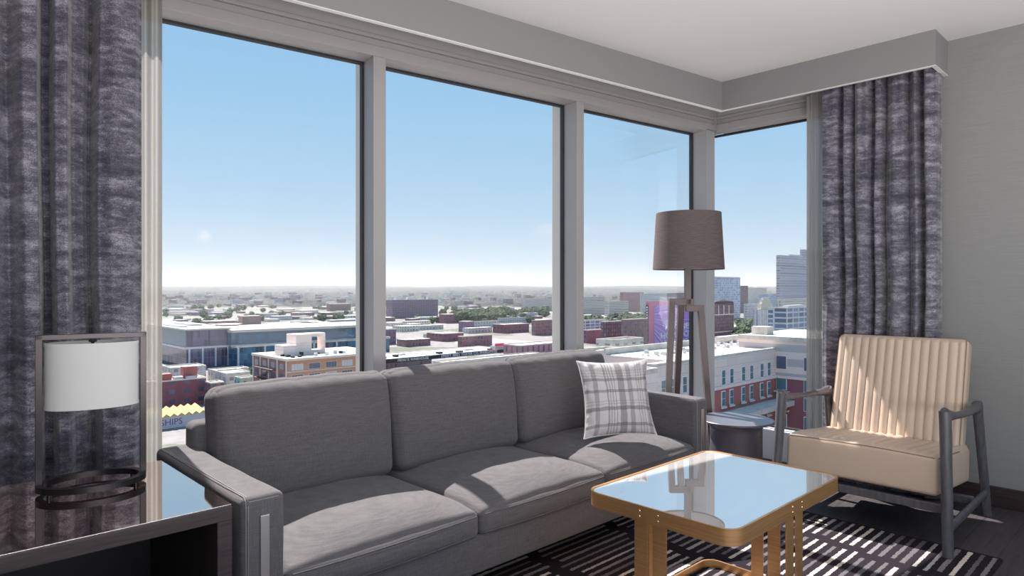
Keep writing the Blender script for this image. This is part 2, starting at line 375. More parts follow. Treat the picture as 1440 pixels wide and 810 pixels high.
# window wall structure: header stack, sill, mullions
def wbox(bm, s0, s1, n0, n1, z0, z1): return box(bm, s0, s1, n0, n1, z0, z1, MW)
b = BM(); wbox(b, -5.8, -.0, 0, .13, HEAD, VAL + .003); wbox(b, -5.8, 0, .012, .13, VAL + .003, 2.58); wbox(b, -5.8, 0, -.004, .13, 2.58, 2.60); wbox(b, -5.8, 0, .008, .2, 2.60, CEIL)
wbox(b, -5.8, .1, .13, .26, HEAD + .16, CEIL)
struct('trim_2', b, M_frame, bevel=.003)
b = BM(); box(b, 4.70, 4.82, 1.36, 2.6, HEAD, VAL + .003); box(b, 4.712, 4.82, 1.36, 2.6, VAL + .003, 2.58); box(b, 4.696, 4.82, 1.36, 2.6, 2.58, 2.60); box(b, 4.708, 4.86, 1.36, 2.6, 2.60, CEIL)
box(b, 4.83, 4.95, 1.36, 2.7, HEAD + .16, CEIL)
struct('trim_3', b, M_frame, bevel=.003)
b = BM(); wbox(b, -5.8, -.1, -.002, .13, 0, SILL - .045); wbox(b, -5.8, -.0, .13, .24, -.25, SILL - .06); box(b, 4.698, 4.88, 1.36, 2.6, 0, SILL - .045)
struct('wall_sill', b, M_frame2, bevel=.003)

def window(idx, s0, s1, left_post=.066):
    """one bay: glazing bars, gasket, pane; s in wall coordinates of the opening"""
    b = BM(); wbox(b, s0, s1, 0, .12, SILL - .045, SILL)
    w_ = struct('window_%d' % idx, b, M_frame2, bevel=.003)
    g = BM()
    for a0, a1, z0, z1 in ((s0, s1, HEAD - .012, HEAD + .001), (s0, s1, SILL - .001, SILL + .012), (s0 - .001, s0 + .012, SILL, HEAD), (s1 - .012, s1 + .001, SILL, HEAD)):
        wbox(g, a0, a1, .125, .155, z0, z1)
    obj('gasket', g, M_gasket, w_)
    obj('pane', wbox(BM(), s0 + .003, s1 - .003, .138, .144, SILL, HEAD), M_glass, w_)
    return w_
window(1, -4.226, -2.868); window(2, -2.796, -1.440); window(3, -1.376, -.104)
b = BM(); box(b, 4.70, 4.82, 1.36, 2.64, SILL - .045, SILL); w4 = struct('window_4', b, M_frame2, bevel=.003)
g = BM()
for y0, y1, z0, z1 in ((1.4, 2.72, HEAD - .012, HEAD + .001), (1.4, 2.72, SILL - .001, SILL + .012), (1.4, 1.412, SILL, HEAD), (2.708, 2.72, SILL, HEAD)): box(g, 4.82, 4.85, y0, y1, z0, z1)
obj('gasket', g, M_gasket, w4); obj('pane', box(BM(), 4.832, 4.838, 1.4, 2.72, SILL, HEAD), M_glass, w4)
for i, (s0, s1) in enumerate(((-4.298, -4.226), (-2.868, -2.796), (-1.440, -1.376))):
    b = BM(); wbox(b, s0, s1, 0, .13, 0, HEAD); struct('trim_%d' % (4 + i), b, M_frame, bevel=.003)
    struct('trim_%d' % (10 + i), wbox(BM(), s0 + .012, s1, .148, .27, -.2, HEAD + .1), M_fin, bevel=.003)
b = BM(); slab(b, [tuple(W(-.104, 0).xy), (4.70, 2.615), (4.74, 2.70), (4.80, 2.735), tuple(W(-.03, .13).xy), tuple(W(-.104, .13).xy)], 0, HEAD + .01)
box(b, 4.70, 4.84, 2.60, 2.75, HEAD + .01, CEIL); wbox(b, -.12, .05, .02, .2, HEAD + .01, CEIL)
struct('trim_7', b, M_frame)
b = BM(); box(b, 4.70, 4.83, 1.34, 1.40, 0, HEAD); box(b, XW + .02, 4.9, 1.30, 1.36, 0, CEIL); struct('trim_8', b, M_frame)
b = BM(); wbox(b, -5.8, -4.298, .0, .12, 0, HEAD); struct('wall_window_end', b, M_wall)

# ------------------------------------------------------------------ curtains
def cloth_sheet(fn, u0, u1, nu, z0, z1, nzz):
    b = BM(); g = [[b.verts.new(fn(u0 + (u1 - u0) * i / nu, z0 + (z1 - z0) * j / nzz)) for j in range(nzz + 1)] for i in range(nu + 1)]
    for i in range(nu):
        for j in range(nzz): b.faces.new((g[i][j], g[i + 1][j], g[i + 1][j + 1], g[i][j + 1]))
    return b
def foldfn(keys):
    """smooth interpolation of (pos, depth) keys"""
    def f(u):
        if u <= keys[0][0]: return keys[0][1]
        for (a, x), (b, y) in zip(keys, keys[1:]):
            if u <= b:
                t = (u - a) / (b - a); t = t * t * (3 - 2 * t); return x + (y - x) * t
        return keys[-1][1]
    return f
# left drape: keys along s (distance along the wall), depth n
kl = [(-4.95, -.12), (-4.88, -.04), (-4.82, -.16), (-4.74, -.05), (-4.68, -.17), (-4.62, -.05), (-4.55, -.18), (-4.50, -.13), (-4.45, -.17), (-4.40, -.09), (-4.345, -.185), (-4.305, -.18), (-4.285, -.02), (-4.265, -.03),
      (-4.245, -.175), (-4.21, -.185), (-4.185, -.10), (-4.15, -.075), (-4.125, -.03), (-4.10, -.16), (-4.05, -.185), (-3.99, -.175), (-3.955, -.13)]
fl = foldfn(kl)
def left_drape(u, z):
    k = z / 2.6; wv = .012 * noise.noise(Vector((u * 3, z * 1.1, 0))) + .010 * math.sin(z * 1.7 + u * 5) * (1 - k * .3)
    amp = .9 + .15 * noise.noise(Vector((u * 4, z * .8, 5)))
    uu = u + wv if u < -4.0 else u + wv * max(0, (-3.955 - u) / .05)
    return W(u, (fl(uu) + .11) * amp * 1.12 - .11 + .006 * noise.noise(Vector((u * 12, z * 7, 3))), z)
tag(obj('drape', cloth_sheet(left_drape, -4.95, -3.955, 260, .015, VAL + .06, 60), M_drape, smooth=True, solid=.004, angle=180, loc=W(-4.4, -.1, 0)),
    'mottled charcoal velvet drape hanging behind the table lamp at the left', 'curtain', 'velvet drapes')
def left_sheer(u, z):
    return W(u, -.035 + .014 * math.sin(u * 150) + .006 * math.sin(u * 61 + z), z)
tag(obj('sheer_curtain', cloth_sheet(left_sheer, -4.06, -3.868, 90, .02, VAL + .05, 8), M_sheer, smooth=True, angle=180, loc=W(-4.1, -.03, 0)),
    'narrow strip of pale sheer curtain beside the left velvet drape', 'curtain', 'sheer curtains')
# right drape: along y, depth x
kr = [(1.055, 4.57), (1.065, 4.47), (1.11, 4.455), (1.135, 4.53), (1.15, 4.54), (1.17, 4.47), (1.195, 4.50), (1.215, 4.53), (1.235, 4.475), (1.285, 4.455), (1.32, 4.50), (1.345, 4.54), (1.365, 4.48), (1.39, 4.475), (1.405, 4.53), (1.42, 4.535), (1.44, 4.47),
      (1.485, 4.455), (1.51, 4.50), (1.525, 4.535), (1.545, 4.48), (1.57, 4.475), (1.585, 4.535), (1.61, 4.54), (1.62, 4.49), (1.67, 4.465), (1.705, 4.475), (1.715, 4.50)]
frr = foldfn(kr)
def right_drape(u, z):
    k = min(1, max(0, (2.56 - z) / 1.3)); wv = .014 * noise.noise(Vector((u * 4, z * 1.2, 8))) * (.4 + k)
    top = .010 * math.sin(u * 95) * max(0, 1 - (2.56 - z) / .7)
    edge = min(1, (1.715 - u) / .04, (u - 1.05) / .03)
    return (4.50 + (frr(u + wv * edge) - 4.50) * (.75 + .3 * k) + top + .006 * noise.noise(Vector((u * 12, z * 6, 1))), u, z)
tag(obj('drape', cloth_sheet(right_drape, 1.055, 1.715, 240, .015, VAL + .06, 60), M_drape, smooth=True, solid=.004, angle=180, loc=(4.5, 1.4, 0)),
    'mottled charcoal velvet drape hanging behind the leather armchair', 'curtain', 'velvet drapes')
def right_sheer(u, z): return (4.615 + .013 * math.sin(u * 150) + .005 * math.sin(u * 60 + z), u, z)
tag(obj('sheer_curtain', cloth_sheet(right_sheer, 1.60, 1.868, 110, .02, VAL + .05, 8), M_sheer, smooth=True, angle=180, loc=(4.6, 1.7, 0)),
    'narrow strip of pale sheer curtain between the corner window and the right drape', 'curtain', 'sheer curtains')

# ------------------------------------------------------------------ rug
RX0, RX1, RY0, RY1 = .9, 3.712, .615, 2.62
b = BM(); rbox(b, (0, 0, .006), ((RX1 - RX0) / 2, (RY1 - RY0) / 2, .006), .005, (40, 30, 1))
bmesh.ops.translate(b, verts=b.verts, vec=((RX0 + RX1) / 2, (RY0 + RY1) / 2, 0))
tag(obj('area_rug', b, M_rug, smooth=True, loc=((RX0 + RX1) / 2, (RY0 + RY1) / 2, 0)), 'dark area rug with cream and grey woven dashes under the coffee table', 'rug')

# ------------------------------------------------------------------ sofa
sofa = empty('sofa', (2.06, 2.35, .012), 'long three-seat grey linen sofa in front of the windows', 'sofa')
SX0, SX1, SY0, SY1 = .749, 3.376, 1.92, 2.775; AW = .13; ATOP = .637; SB = .15
def arm(x0, x1):
    b = BM()
    rbox(b, ((x0 + x1) / 2, (SY0 + SY1) / 2, (ATOP + SB) / 2), ((x1 - x0) / 2, (SY1 - SY0) / 2, (ATOP - SB) / 2), .022, (4, 20, 12),
         lambda p, q: (.004 * noise.noise(Vector((q.x * 5, q.y * 6, q.z * 6 + x0))), 0, .003 * noise.noise(Vector((q.y * 5, x0, 2)))))
    a_ = obj('armrest', b, M_sofa, sofa, smooth=True, angle=60)
    s_ = BM()
    for dx in (.010, .017):
        for xx in (x0 + dx,):
            tube(s_, [(xx, SY0 - .0005, SB + .01), (xx, SY0 - .0005, ATOP - .028), (xx + .001, SY0 + .005, ATOP - .009), (xx + .001, SY0 + .02, ATOP + .0005), (xx + .001, SY1 - .03, ATOP + .0005)], .0011, 5)
    tube(s_, [(x0 + .02, SY0 + .003, ATOP - .012), (x1 - .02, SY0 + .003, ATOP - .012)], .0011, 5)
    obj('stitching', s_, M_stitch, a_, smooth=True)
    xc = (x0 + x1) / 2 + .0
    obj('metal_inlay', box(BM(), xc - .014, xc + .014, SY0 - .006, SY0 + .004, SB + .02, ATOP - .058), M_nickel, sofa, bevel=.002)['label'] = 'slim brushed metal inlay'
    return a_
arm(SX0, SX0 + AW); arm(SX1 - AW, SX1)
obj('base_rail', rbox(BM(), ((SX0 + SX1) / 2, 2.36, .215), ((SX1 - SX0) / 2 - AW - .0, .425, .075), .012, (10, 6, 2)), M_sofa, sofa, smooth=True, angle=60)
obj('back_frame', rbox(BM(), ((SX0 + SX1) / 2, 2.715, .44), ((SX1 - SX0) / 2 - .102, .06, .293), .03, (20, 4, 8)), M_sofa, sofa, smooth=True, angle=60)
for x in (SX0 + .1, SX1 - .1):
    for y in (SY0 + .12, SY1 - .1): obj('leg', box(BM(), x - .025, x + .025, y - .025, y + .025, .012, SB + .004), M_espresso, sofa, bevel=.003)
IX0, IX1 = SX0 + AW + .002, SX1 - AW - .002; CW = (IX1 - IX0) / 3
for i in range(3):
    x0, x1 = IX0 + CW * i, IX0 + CW * (i + 1); xc = (x0 + x1) / 2
    def dsp(p, q, i=i):
        cx, cy = max(0, 1 - abs(p[0]) ** 2.4), max(0, 1 - abs(min(p[1], .3) * .98) ** 3.6)
        z = (.052 * cx ** .8 * cy) * (1 if p[2] > 0 else .0) * max(0, p[2]) + (-.004 * cx if p[2] < 0 else 0)
        yb = -.018 * cx * (1 - p[2] ** 2) if p[1] < 0 else 0
        w_ = .004 * noise.noise(Vector((q.x * 8 + i * 7, q.y * 8, 1)))
        return (0, yb * max(0, -p[1]), z + w_ - .02 * (p[1] < -.7) * (p[2] > 0) * (-p[1] - .7) / .3 * .5)
    b = BM(); rbox(b, (xc, 2.285, .342), (CW / 2 - .003, .365, .055), .026, (26, 24, 4), dsp)
    c_ = obj('seat_cushion', b, M_sofa, sofa, smooth=True, angle=80)
    s_ = BM()
    def edge_pts(z, off):
        pts = []
        for k in range(25):
            u = -1 + 2 * k / 24; cx = max(0, 1 - abs(u) ** 2.4)
            pts.append((xc + u * (CW / 2 - .022), 2.285 - .365 - .018 * cx * (1 - (z / .055) ** 2) - off, .342 + z - (.004 * cx if z < 0 else 0)))
        return pts
    tube(s_, edge_pts(.030, -.001), .0022, 6); tube(s_, edge_pts(.022, -.0005), .0010, 5); tube(s_, edge_pts(-.040, .000), .0022, 6)
    obj('welt_seam', s_, M_sofa, c_, smooth=True)
    # back cushion, leaning, full top
    Mx = Matrix.Rotation(R(-8), 4, 'X')
    def dspb(p, q, i=i):
        cx, cz = max(0, 1 - abs(p[0]) ** 3), max(0, 1 - abs(p[2]) ** 2.6)
        y = (-.045 if p[1] < 0 else .02) * cx * cz * abs(p[1])
        z = (.010 * cx) * max(0, p[2]) - .004 * max(0, p[2]) * abs(p[0]) ** 6
        wr = .0
        if p[2] > .55 and p[1] < .5: wr = .009 * (noise.noise(Vector((q.x * 30 + i * 9 + q.z * 14, q.z * 9, 3))) + .5 * noise.noise(Vector((q.x * 12 + i * 5, 1, 3)))) * min(1, (p[2] - .55) / .25)
        if p[1] < 0: y += .030 * max(0, (p[2] - .6) / .4) ** 2
        x = q.x * -.03 * (p[2] < 0) * (-p[2])
        return (x, y + wr + .002 * noise.noise(Vector((q.x * 7, q.z * 7, i))), z + wr * .8)
    bcx = CW / 2 - (.008 if i == 0 else .002)
    b = BM(); rbox(b, (xc + (.006 if i == 0 else 0), 2.600, .641), (bcx, .085, .232), .042, (40, 6, 30), dspb, Mx)
    k_ = obj('back_cushion', b, M_sofa, sofa, smooth=True, angle=80)
    s_ = BM()
    for sgn in (-1, 1):
        pts = []
        for k in range(17):
            w_ = -1 + 2 * k / 16; q = Vector((sgn * (bcx - .040), -.0815, w_ * .170)); q = Mx @ q; pts.append((xc + (.006 if i == 0 else 0) + q.x, 2.600 + q.y, .641 + q.z))
        obj('stitching', tube(BM(), pts, .0016, 5), M_sofa_dark, k_, smooth=True)

# throw pillow
def pillow(c, wdir, tilt, hw, hh, T_, label):
    wd_ = Vector((wdir[0], wdir[1], 0)).normalized(); nrm0 = Vector((wd_.y, -wd_.x, 0))
    if nrm0.dot(FWD) > 0: nrm0 = -nrm0
    up = (Vector((0, 0, 1)) * math.cos(tilt) - nrm0 * math.sin(tilt)).normalized(); nr = wd_.cross(up); nr = nr if nr.dot(FWD) < 0 else -nr
    root = empty('throw_pillow', c, label, 'pillow'); N = 40
    def P(u, v, side):
        ix = hw * (u * (1 - .13 * (1 - v * v) ** .8)); iy = hh * (v * (1 - .09 * (1 - u * u) ** .8))
        e = max(0, (1 - u ** 2) * (1 - v ** 2)) ** .42
        wr = .012 * noise.noise(Vector((u * 6, v * 9, side))) * (abs(u) ** 3 + .15) * (1 if e > .01 else 0)
        return Vector(c) + wd_ * ix + up * iy + nr * side * (T_ * e + wr)
    bm = BM(); uvl = bm.loops.layers.uv.new('UVMap')
    for side in (1, -1):
        g = {}
        for i in range(N + 1):
            for j in range(N + 1):
                u = math.sin((-1 + 2 * i / N) * PI / 2); v = math.sin((-1 + 2 * j / N) * PI / 2); g[i, j] = (bm.verts.new(P(u, v, side)), (u * .5 + .5, v * .5 + .5))
        for i in range(N):
            for j in range(N):
                q = [g[i, j], g[i + 1, j], g[i + 1, j + 1], g[i, j + 1]]
                fc = bm.faces.new([x[0] for x in q])
                for lp, x in zip(fc.loops, q): lp[uvl].uv = x[1]
    bmesh.ops.remove_doubles(bm, verts=bm.verts, dist=1e-5)
    cv = obj('cover', bm, M_pillow, root, smooth=True, angle=100)
    ed = []
    for k in range(4 * 24):
        a, t = divmod(k, 24); t = math.sin((-1 + 2 * t / 24) * PI / 2)
        u, v = ((t, -1), (1, t), (-t, 1), (-1, -t))[a]; ed.append(P(u, v, 1))
    obj('piping', tube(BM(), ed, .0042, 6, True), M_cord, root, smooth=True)
    return root
pillow((2.83, 2.15, .668), (.86, -.51), R(17), .205, .205, .070, 'plaid grey and silver throw pillow at the right end of the sofa')

# ------------------------------------------------------------------ coffee table
TX0, TX1, TY0, TY1, TZ = 1.814, 2.674, .946, 1.522, .53
ct = empty('coffee_table', ((TX0 + TX1) / 2, (TY0 + TY1) / 2, .012), 'rectangular coffee table with a mirrored top and brass band frame', 'table')
def ring(bm, x0, x1, y0, y1, r, z0, z1, t):
    A = rrect(x0, x1, y0, y1, r, 0); B = rrect(x0 + t, x1 - t, y0 + t, y1 - t, r - t, 0); n = len(A)
    va = [[bm.verts.new((p[0], p[1], z)) for p in P_] for P_, z in ((A, z0), (A, z1), (B, z1), (B, z0))]
    for q in range(4):
        U, V = va[q], va[(q + 1) % 4]
        for i in range(n): bm.faces.new((U[i], U[(i + 1) % n], V[(i + 1) % n], V[i]))
    return bm
obj('top_band', ring(BM(), TX0, TX1, TY0, TY1, .06, TZ - .052, TZ, .008), M_brass, ct, smooth=True, angle=40)
obj('mirror_top', slab(BM(), rrect(TX0 + .0085, TX1 - .0085, TY0 + .0085, TY1 - .0085, .0515, 0), TZ - .016, TZ - .003), M_tabletop, ct, bevel=.0015)
obj('base_band', ring(BM(), TX0, TX1, TY0, TY1, .06, .013, .045, .008), M_brass, ct, smooth=True, angle=40)
for yy in (1.284, 1.212):
    obj('leg', box(BM(), TX0 + .0085, TX0 + .015, yy - .026, yy + .026, .014, TZ - .018), M_brass, ct, bevel=.001)
    obj('leg', box(BM(), TX1 - .015, TX1 - .0085, yy - .026, yy + .026, .014, TZ - .018), M_brass, ct, bevel=.001)
for xx in (2.222, 2.298):
    obj('leg', box(BM(), xx - .026, xx + .026, TY0 + .0085, TY0 + .015, .014, TZ - .018), M_brass, ct, bevel=.001)
    obj('leg', box(BM(), xx - .026, xx + .026, TY1 - .015, TY1 - .0085, .014, TZ - .018), M_brass, ct, bevel=.001)
def rivet(p, axis):
    b = BM(); bmesh.ops.create_uvsphere(b, u_segments=12, v_segments=8, radius=.0042); bmesh.ops.scale(b, vec=(.6, 1, 1) if axis == 'x' else (1, .6, 1), verts=b.verts)
    bmesh.ops.translate(b, verts=b.verts, vec=p); obj('rivet', b, M_rivet, ct, smooth=True)
for z in (TZ - .018, TZ - .036):
    for yy in (1.284, 1.212): rivet((TX0, yy, z), 'x')
    for xx in (2.222, 2.298): rivet((xx, TY0, z), 'y')

# ------------------------------------------------------------------ side table (left) and its lamp
LX0, LX1, LY0, LY1, LZ = .03, .722, 1.925, 2.60, .63
st = empty('side_table', ((LX0 + LX1) / 2, (LY0 + LY1) / 2, 0), 'espresso wood open side table with a bronze mirrored glass top left of the sofa', 'table')
b = BM(); box(b, LX0, LX1, LY0, LY1, LZ - .045, LZ - .006); obj('top_frame', b, M_espresso, st, bevel=.002)
obj('glass_top', box(BM(), LX0 + .002, LX1 - .002, LY0 + .002, LY1 - .002, LZ - .006, LZ), M_brownglass, st, bevel=.001)
for x0, x1 in ((LX0, LX0 + .042), (LX1 - .042, LX1)): obj('side_panel', box(BM(), x0, x1, LY0, LY1, 0, LZ - .045), M_espresso, st, bevel=.002)
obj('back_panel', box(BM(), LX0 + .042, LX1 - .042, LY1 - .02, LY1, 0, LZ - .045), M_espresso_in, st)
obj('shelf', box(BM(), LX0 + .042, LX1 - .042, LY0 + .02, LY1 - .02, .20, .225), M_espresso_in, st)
LA = Vector((.322, 2.413, LZ)); LB = Vector((.612, 2.368, LZ)); ax = (LB - LA).normalized(); LC = (LA + LB) / 2; rotl = math.atan2(ax.y, ax.x); hl = (LB - LA).length / 2
tl_ = empty('table_lamp', LC, 'table lamp with a white oval shade in a dark bronze frame on the side table', 'lamp')
b = BM(); c_ = LC
pr = []
n = 72; rings = []
for (da, z) in ((0, .012), (0, .030), (-.020, .030), (-.020, .012)):
    rings.append([b.verts.new((c_.x + (hl + da) * math.cos(a) * math.cos(rotl) - (.112 + da) * math.sin(a) * math.sin(rotl), c_.y + (hl + da) * math.cos(a) * math.sin(rotl) + (.112 + da) * math.sin(a) * math.cos(rotl), LZ + z)) for a in [2 * PI * i / n for i in range(n)]])
for q in range(4):
    U, V = rings[q], rings[(q + 1) % 4]
    for i in range(n): b.faces.new((U[i], U[(i + 1) % n], V[(i + 1) % n], V[i]))
obj('base_ring', b, M_bronze, tl_, smooth=True, angle=40)
for a in (35, 145, 215, 325):
    p = c_ + Vector(((hl - .01) * math.cos(R(a)) * math.cos(rotl) - .102 * math.sin(R(a)) * math.sin(rotl), (hl - .01) * math.cos(R(a)) * math.sin(rotl) + .102 * math.sin(R(a)) * math.cos(rotl), 0))
    obj('foot', lathe(BM(), p, [(.006, 0), (.006, .013)], 12), M_bronze, tl_, smooth=True)
TOPZ = 1.112
b = BM()
for e in (LA + ax * .009, LB - ax * .009): bar(b, (e.x, e.y, LZ + .012), (e.x, e.y, TOPZ), .018, .012, up=ax.cross(Vector((0, 0, 1))))
bar(b, LA + Vector((0, 0, TOPZ - LZ - .008)), LB + Vector((0, 0, TOPZ - LZ - .008)), .012, .016)
obj('frame', b, M_bronze, tl_, bevel=.0012)
b = BM(); sr = hl - .022
lathe(b, (c_.x, c_.y, 0), [(sr, .885), (sr, 1.086), (sr - .003, 1.086), (sr - .003, .885), (sr, .885)], 72, 1, .62, rotl, cap=False)
sh = obj('lamp_shade', b, M_shade_white, tl_, smooth=True, angle=50)
for z in (.8855, 1.077): obj('trim_band', lathe(BM(), (c_.x, c_.y, z), [(sr + .0012, 0), (sr + .0012, .009), (sr, .009), (sr, 0), (sr + .0012, 0)], 72, 1, .62, rotl, cap=False), M_shade_white, sh, smooth=True, angle=50)
obj('finial', lathe(BM(), (c_.x, c_.y, 1.086), [(.010, 0), (.012, .004), (.006, .010)], 16), M_gasket, tl_, smooth=True)
obj('stem', tube(BM(), [(c_.x, c_.y, 1.0), (c_.x, c_.y, 1.1)], .005), M_bronze, tl_)
b = BM(); bmesh.ops.create_uvsphere(b, u_segments=16, v_segments=12, radius=.028); bmesh.ops.translate(b, verts=b.verts, vec=(c_.x, c_.y, .985)); obj('bulb', b, mat('frosted bulb', (.85, .85, .83), .4), tl_, smooth=True)

# ------------------------------------------------------------------ floor lamp
FL = Vector((3.95, 2.394, 0)); k = 4.46 / 920
fl_ = empty('floor_lamp', FL, 'taupe tripod floor lamp with a drum shade in the window corner', 'lamp')
def LP(dpx, z, dep=0): return FL + RGT * (dpx * k) + FWD * dep + Vector((0, 0, z))
zb = lambda py: EYE + (HOR - py) * k
b = BM(); lathe(b, (FL.x, FL.y, 0), [(49 * k, zb(379)), (44.5 * k, zb(300)), (44.5 * k - .004, zb(300)), (49 * k - .004, zb(379)), (49 * k, zb(379))], 64, cap=False)
fsh = obj('lamp_shade', b, M_shade_taupe, fl_, smooth=True, angle=50)
b = BM(); tube(b, [(FL.x + r_ * .212 * math.cos(a), FL.y + r_ * .212 * math.sin(a), zb(306)) for a in (0,) for r_ in (-1, 1)], .002, 6); tube(b, [(FL.x, FL.y - .212, zb(306)), (FL.x, FL.y + .212, zb(306))], .002, 6)
obj('spider', b, M_lampmetal, fl_)
obj('diffuser', lathe(BM(), (FL.x, FL.y, zb(377)), [(.001, 0), (.232, 0), (.232, .002), (.001, .002)], 48), mat('frosted diffuser', (.42, .42, .46), .5), fl_)
bw_ = .040
obj('pole', bar(BM(), LP(-1, zb(428)), LP(-1, zb(310)), bw_, bw_, up=FWD), M_lampmetal, fl_, bevel=.002)
b = BM(); bar(b, LP(-27, zb(424.5)), LP(7, zb(424.5)), bw_, .044); bar(b, LP(-4, zb(433.5)), LP(21.5, zb(433.5)), bw_, .044)
obj('bracket', b, M_lampmetal, fl_, bevel=.002)
obj('leg', bar(BM(), LP(-23, zb(424), 0), LP(-37, .0, -.10), .04, .04, up=FWD, w2=.036, d2=.036), M_lampmetal, fl_, bevel=.002)
obj('leg', bar(BM(), LP(17.2, zb(433), 0), LP(32, .0, -.06), .04, .04, up=FWD, w2=.036, d2=.036), M_lampmetal, fl_, bevel=.002)
obj('leg', bar(BM(), LP(-10, zb(427), .0), LP(-13.5, .0, .16), .04, .04, up=FWD, w2=.036, d2=.036), M_lampmetal, fl_, bevel=.002)

# ------------------------------------------------------------------ round side table
RC = Vector((3.79, 1.965, .0125)); 
rt = empty('round_side_table', RC, 'small round charcoal drum side table between sofa and armchair', 'table')
obj('table_top', lathe(BM(), (RC.x, RC.y, .438), [(.218, 0), (.222, .003), (.222, .011), (.219, .014)], 72), M_roundtable, rt, smooth=True, angle=40)
obj('drum_base', lathe(BM(), (RC.x, RC.y, 0), [(.155, .0125), (.155, .395), (.159, .415), (.172, .430), (.190, .4375)], 64), M_roundtable, rt, smooth=True, angle=50)

# ------------------------------------------------------------------ armchair
YC = 1.205
ch = empty('armchair', (3.95, YC, 0), 'cream channel-tufted leather armchair with grey wooden arms in front of the right drape', 'chair')
def channels(v, n_, a_): return a_ * (abs(math.sin(PI * n_ * (v * .5 + .5)))) ** .55
def seat_d(p, q):
    up_ = channels(p[1], 15, .013) * (1 if p[2] > .9 else 0) * (1 if abs(p[1]) < .985 else 0) * min(1, max(0, (p[0] + .95) / .14))
    return (0, 0, up_ + .010 * (1 - p[1] ** 2) * max(0, p[2]))
Ms = Matrix.Rotation(R(5), 4, 'Y')
b = BM(); rbox(b, (3.905, YC, .333), (.315, .362, .092), .022, (14, 150, 4), seat_d, Ms)
sc_ = obj('seat_cushion', b, M_leather, ch, smooth=True, angle=80)
def seatpt(x, y, z): q = Ms @ Vector((x, y, z)); return (3.905 + q.x, YC + q.y, .333 + q.z)
for zz in (1, -1): obj('piping', tube(BM(), [seatpt(-.309, (-1 + 2 * i / 20) * .345, zz * .0855 + (.008 * (1 - (-1 + 2 * i / 20) ** 2) if zz > 0 else 0)) for i in range(21)], .0036, 6), M_pipe, sc_, smooth=True)
for sg in (-1, 1): obj('piping', tube(BM(), [seatpt(-.29, sg * .356, .0855), seatpt(.1, sg * .356, .0855)], .0036, 6), M_pipe, sc_, smooth=True)
def back_d(p, q):
    f_ = channels(p[1], 15, .013) * (1 if abs(p[1]) < .985 else 0)
    return (-f_ * max(0, -p[0]) * min(1, max(.1, (.985 - p[2]) / .07)), 0, 0)
Mb = Matrix.Rotation(R(16), 4, 'Y')
b = BM(); rbox(b, (4.245, YC, .585), (.058, .340, .395), .035, (4, 150, 20), back_d, Mb)
bc_ = obj('backrest', b, M_leather, ch, smooth=True, angle=80)
def backpt(x, y, z): q = Mb @ Vector((x, y, z)); return (4.245 + q.x, YC + q.y, .585 + q.z)
for sg in (-1, 1): obj('piping', tube(BM(), [backpt(-.054, sg * .330, -.36), backpt(-.054, sg * .330, .36), backpt(-.045, sg * .326, .38), backpt(-.02, sg * .322, .392)], .0035, 6), M_pipe, bc_, smooth=True)
def ell(a, b_, n_=14): return circ(a, n_, b_)
for sg in (-1, 1):
    yt, yf = YC + sg * .388, YC + sg * .412
    ft = Vector((3.60, yt, .672)); ff = Vector((3.545, yf, .0125)); bt = Vector((4.25, yt, .625)); bf = Vector((4.40, yf - sg * .006, .0))
    # front leg flowing into the arm
    b = BM(); sweep(b, [ff, ff.lerp(ft, .3), ff.lerp(ft, .7), ff.lerp(ft, .92), ft + Vector((0, 0, .004))], lambda t: ell(.023 + .004 * t, .027 + .006 * t), up=(1, 0, 0))
    obj('leg', b, M_chairwood, ch, smooth=True, angle=60)
    b = BM(); sweep(b, [bf, bf.lerp(bt, .3), bf.lerp(bt, .7), bf.lerp(bt, .95), bt + Vector((-.006, 0, .012))], lambda t: ell(.021 + .004 * t, .026 + .010 * t), up=(1, 0, 0))
    obj('leg', b, M_chairwood, ch, smooth=True, angle=60)
    pts = []; m_ = 22
    for i in range(m_ + 1):
        t = i / m_; z = .660 + (.612 - .660) * t - .018 * math.sin(PI * t) + .016 * math.sin(PI * min(1, t * 1.0)) * t
        pts.append((ft.x - .016 + (bt.x - ft.x + .04) * t, yt - sg * .0 + sg * .010 * math.sin(PI * t), z))
    def prf(t):
        e = abs(2 * t - 1); return ell(.023 + .005 * (1 - e), .015 + .022 * e ** 3)
    b = BM(); sweep(b, pts, prf); obj('armrest', b, M_chairwood, ch, smooth=True, angle=60)
    b = BM(); sweep(b, [(3.57, yf - sg * .004, .135), (4.36, yf - sg * .006, .135)], ell(.014, .024)); obj('stretcher', b, M_chairwood, ch, smooth=True, angle=60)
obj('seat_rail', box(BM(), 3.60, 3.63, YC - .40, YC + .40, .190, .232), M_chairwood, ch, bevel=.006); obj('seat_rail', box(BM(), 4.10, 4.13, YC - .40, YC + .40, .12, .165), M_chairwood, ch, bevel=.006)

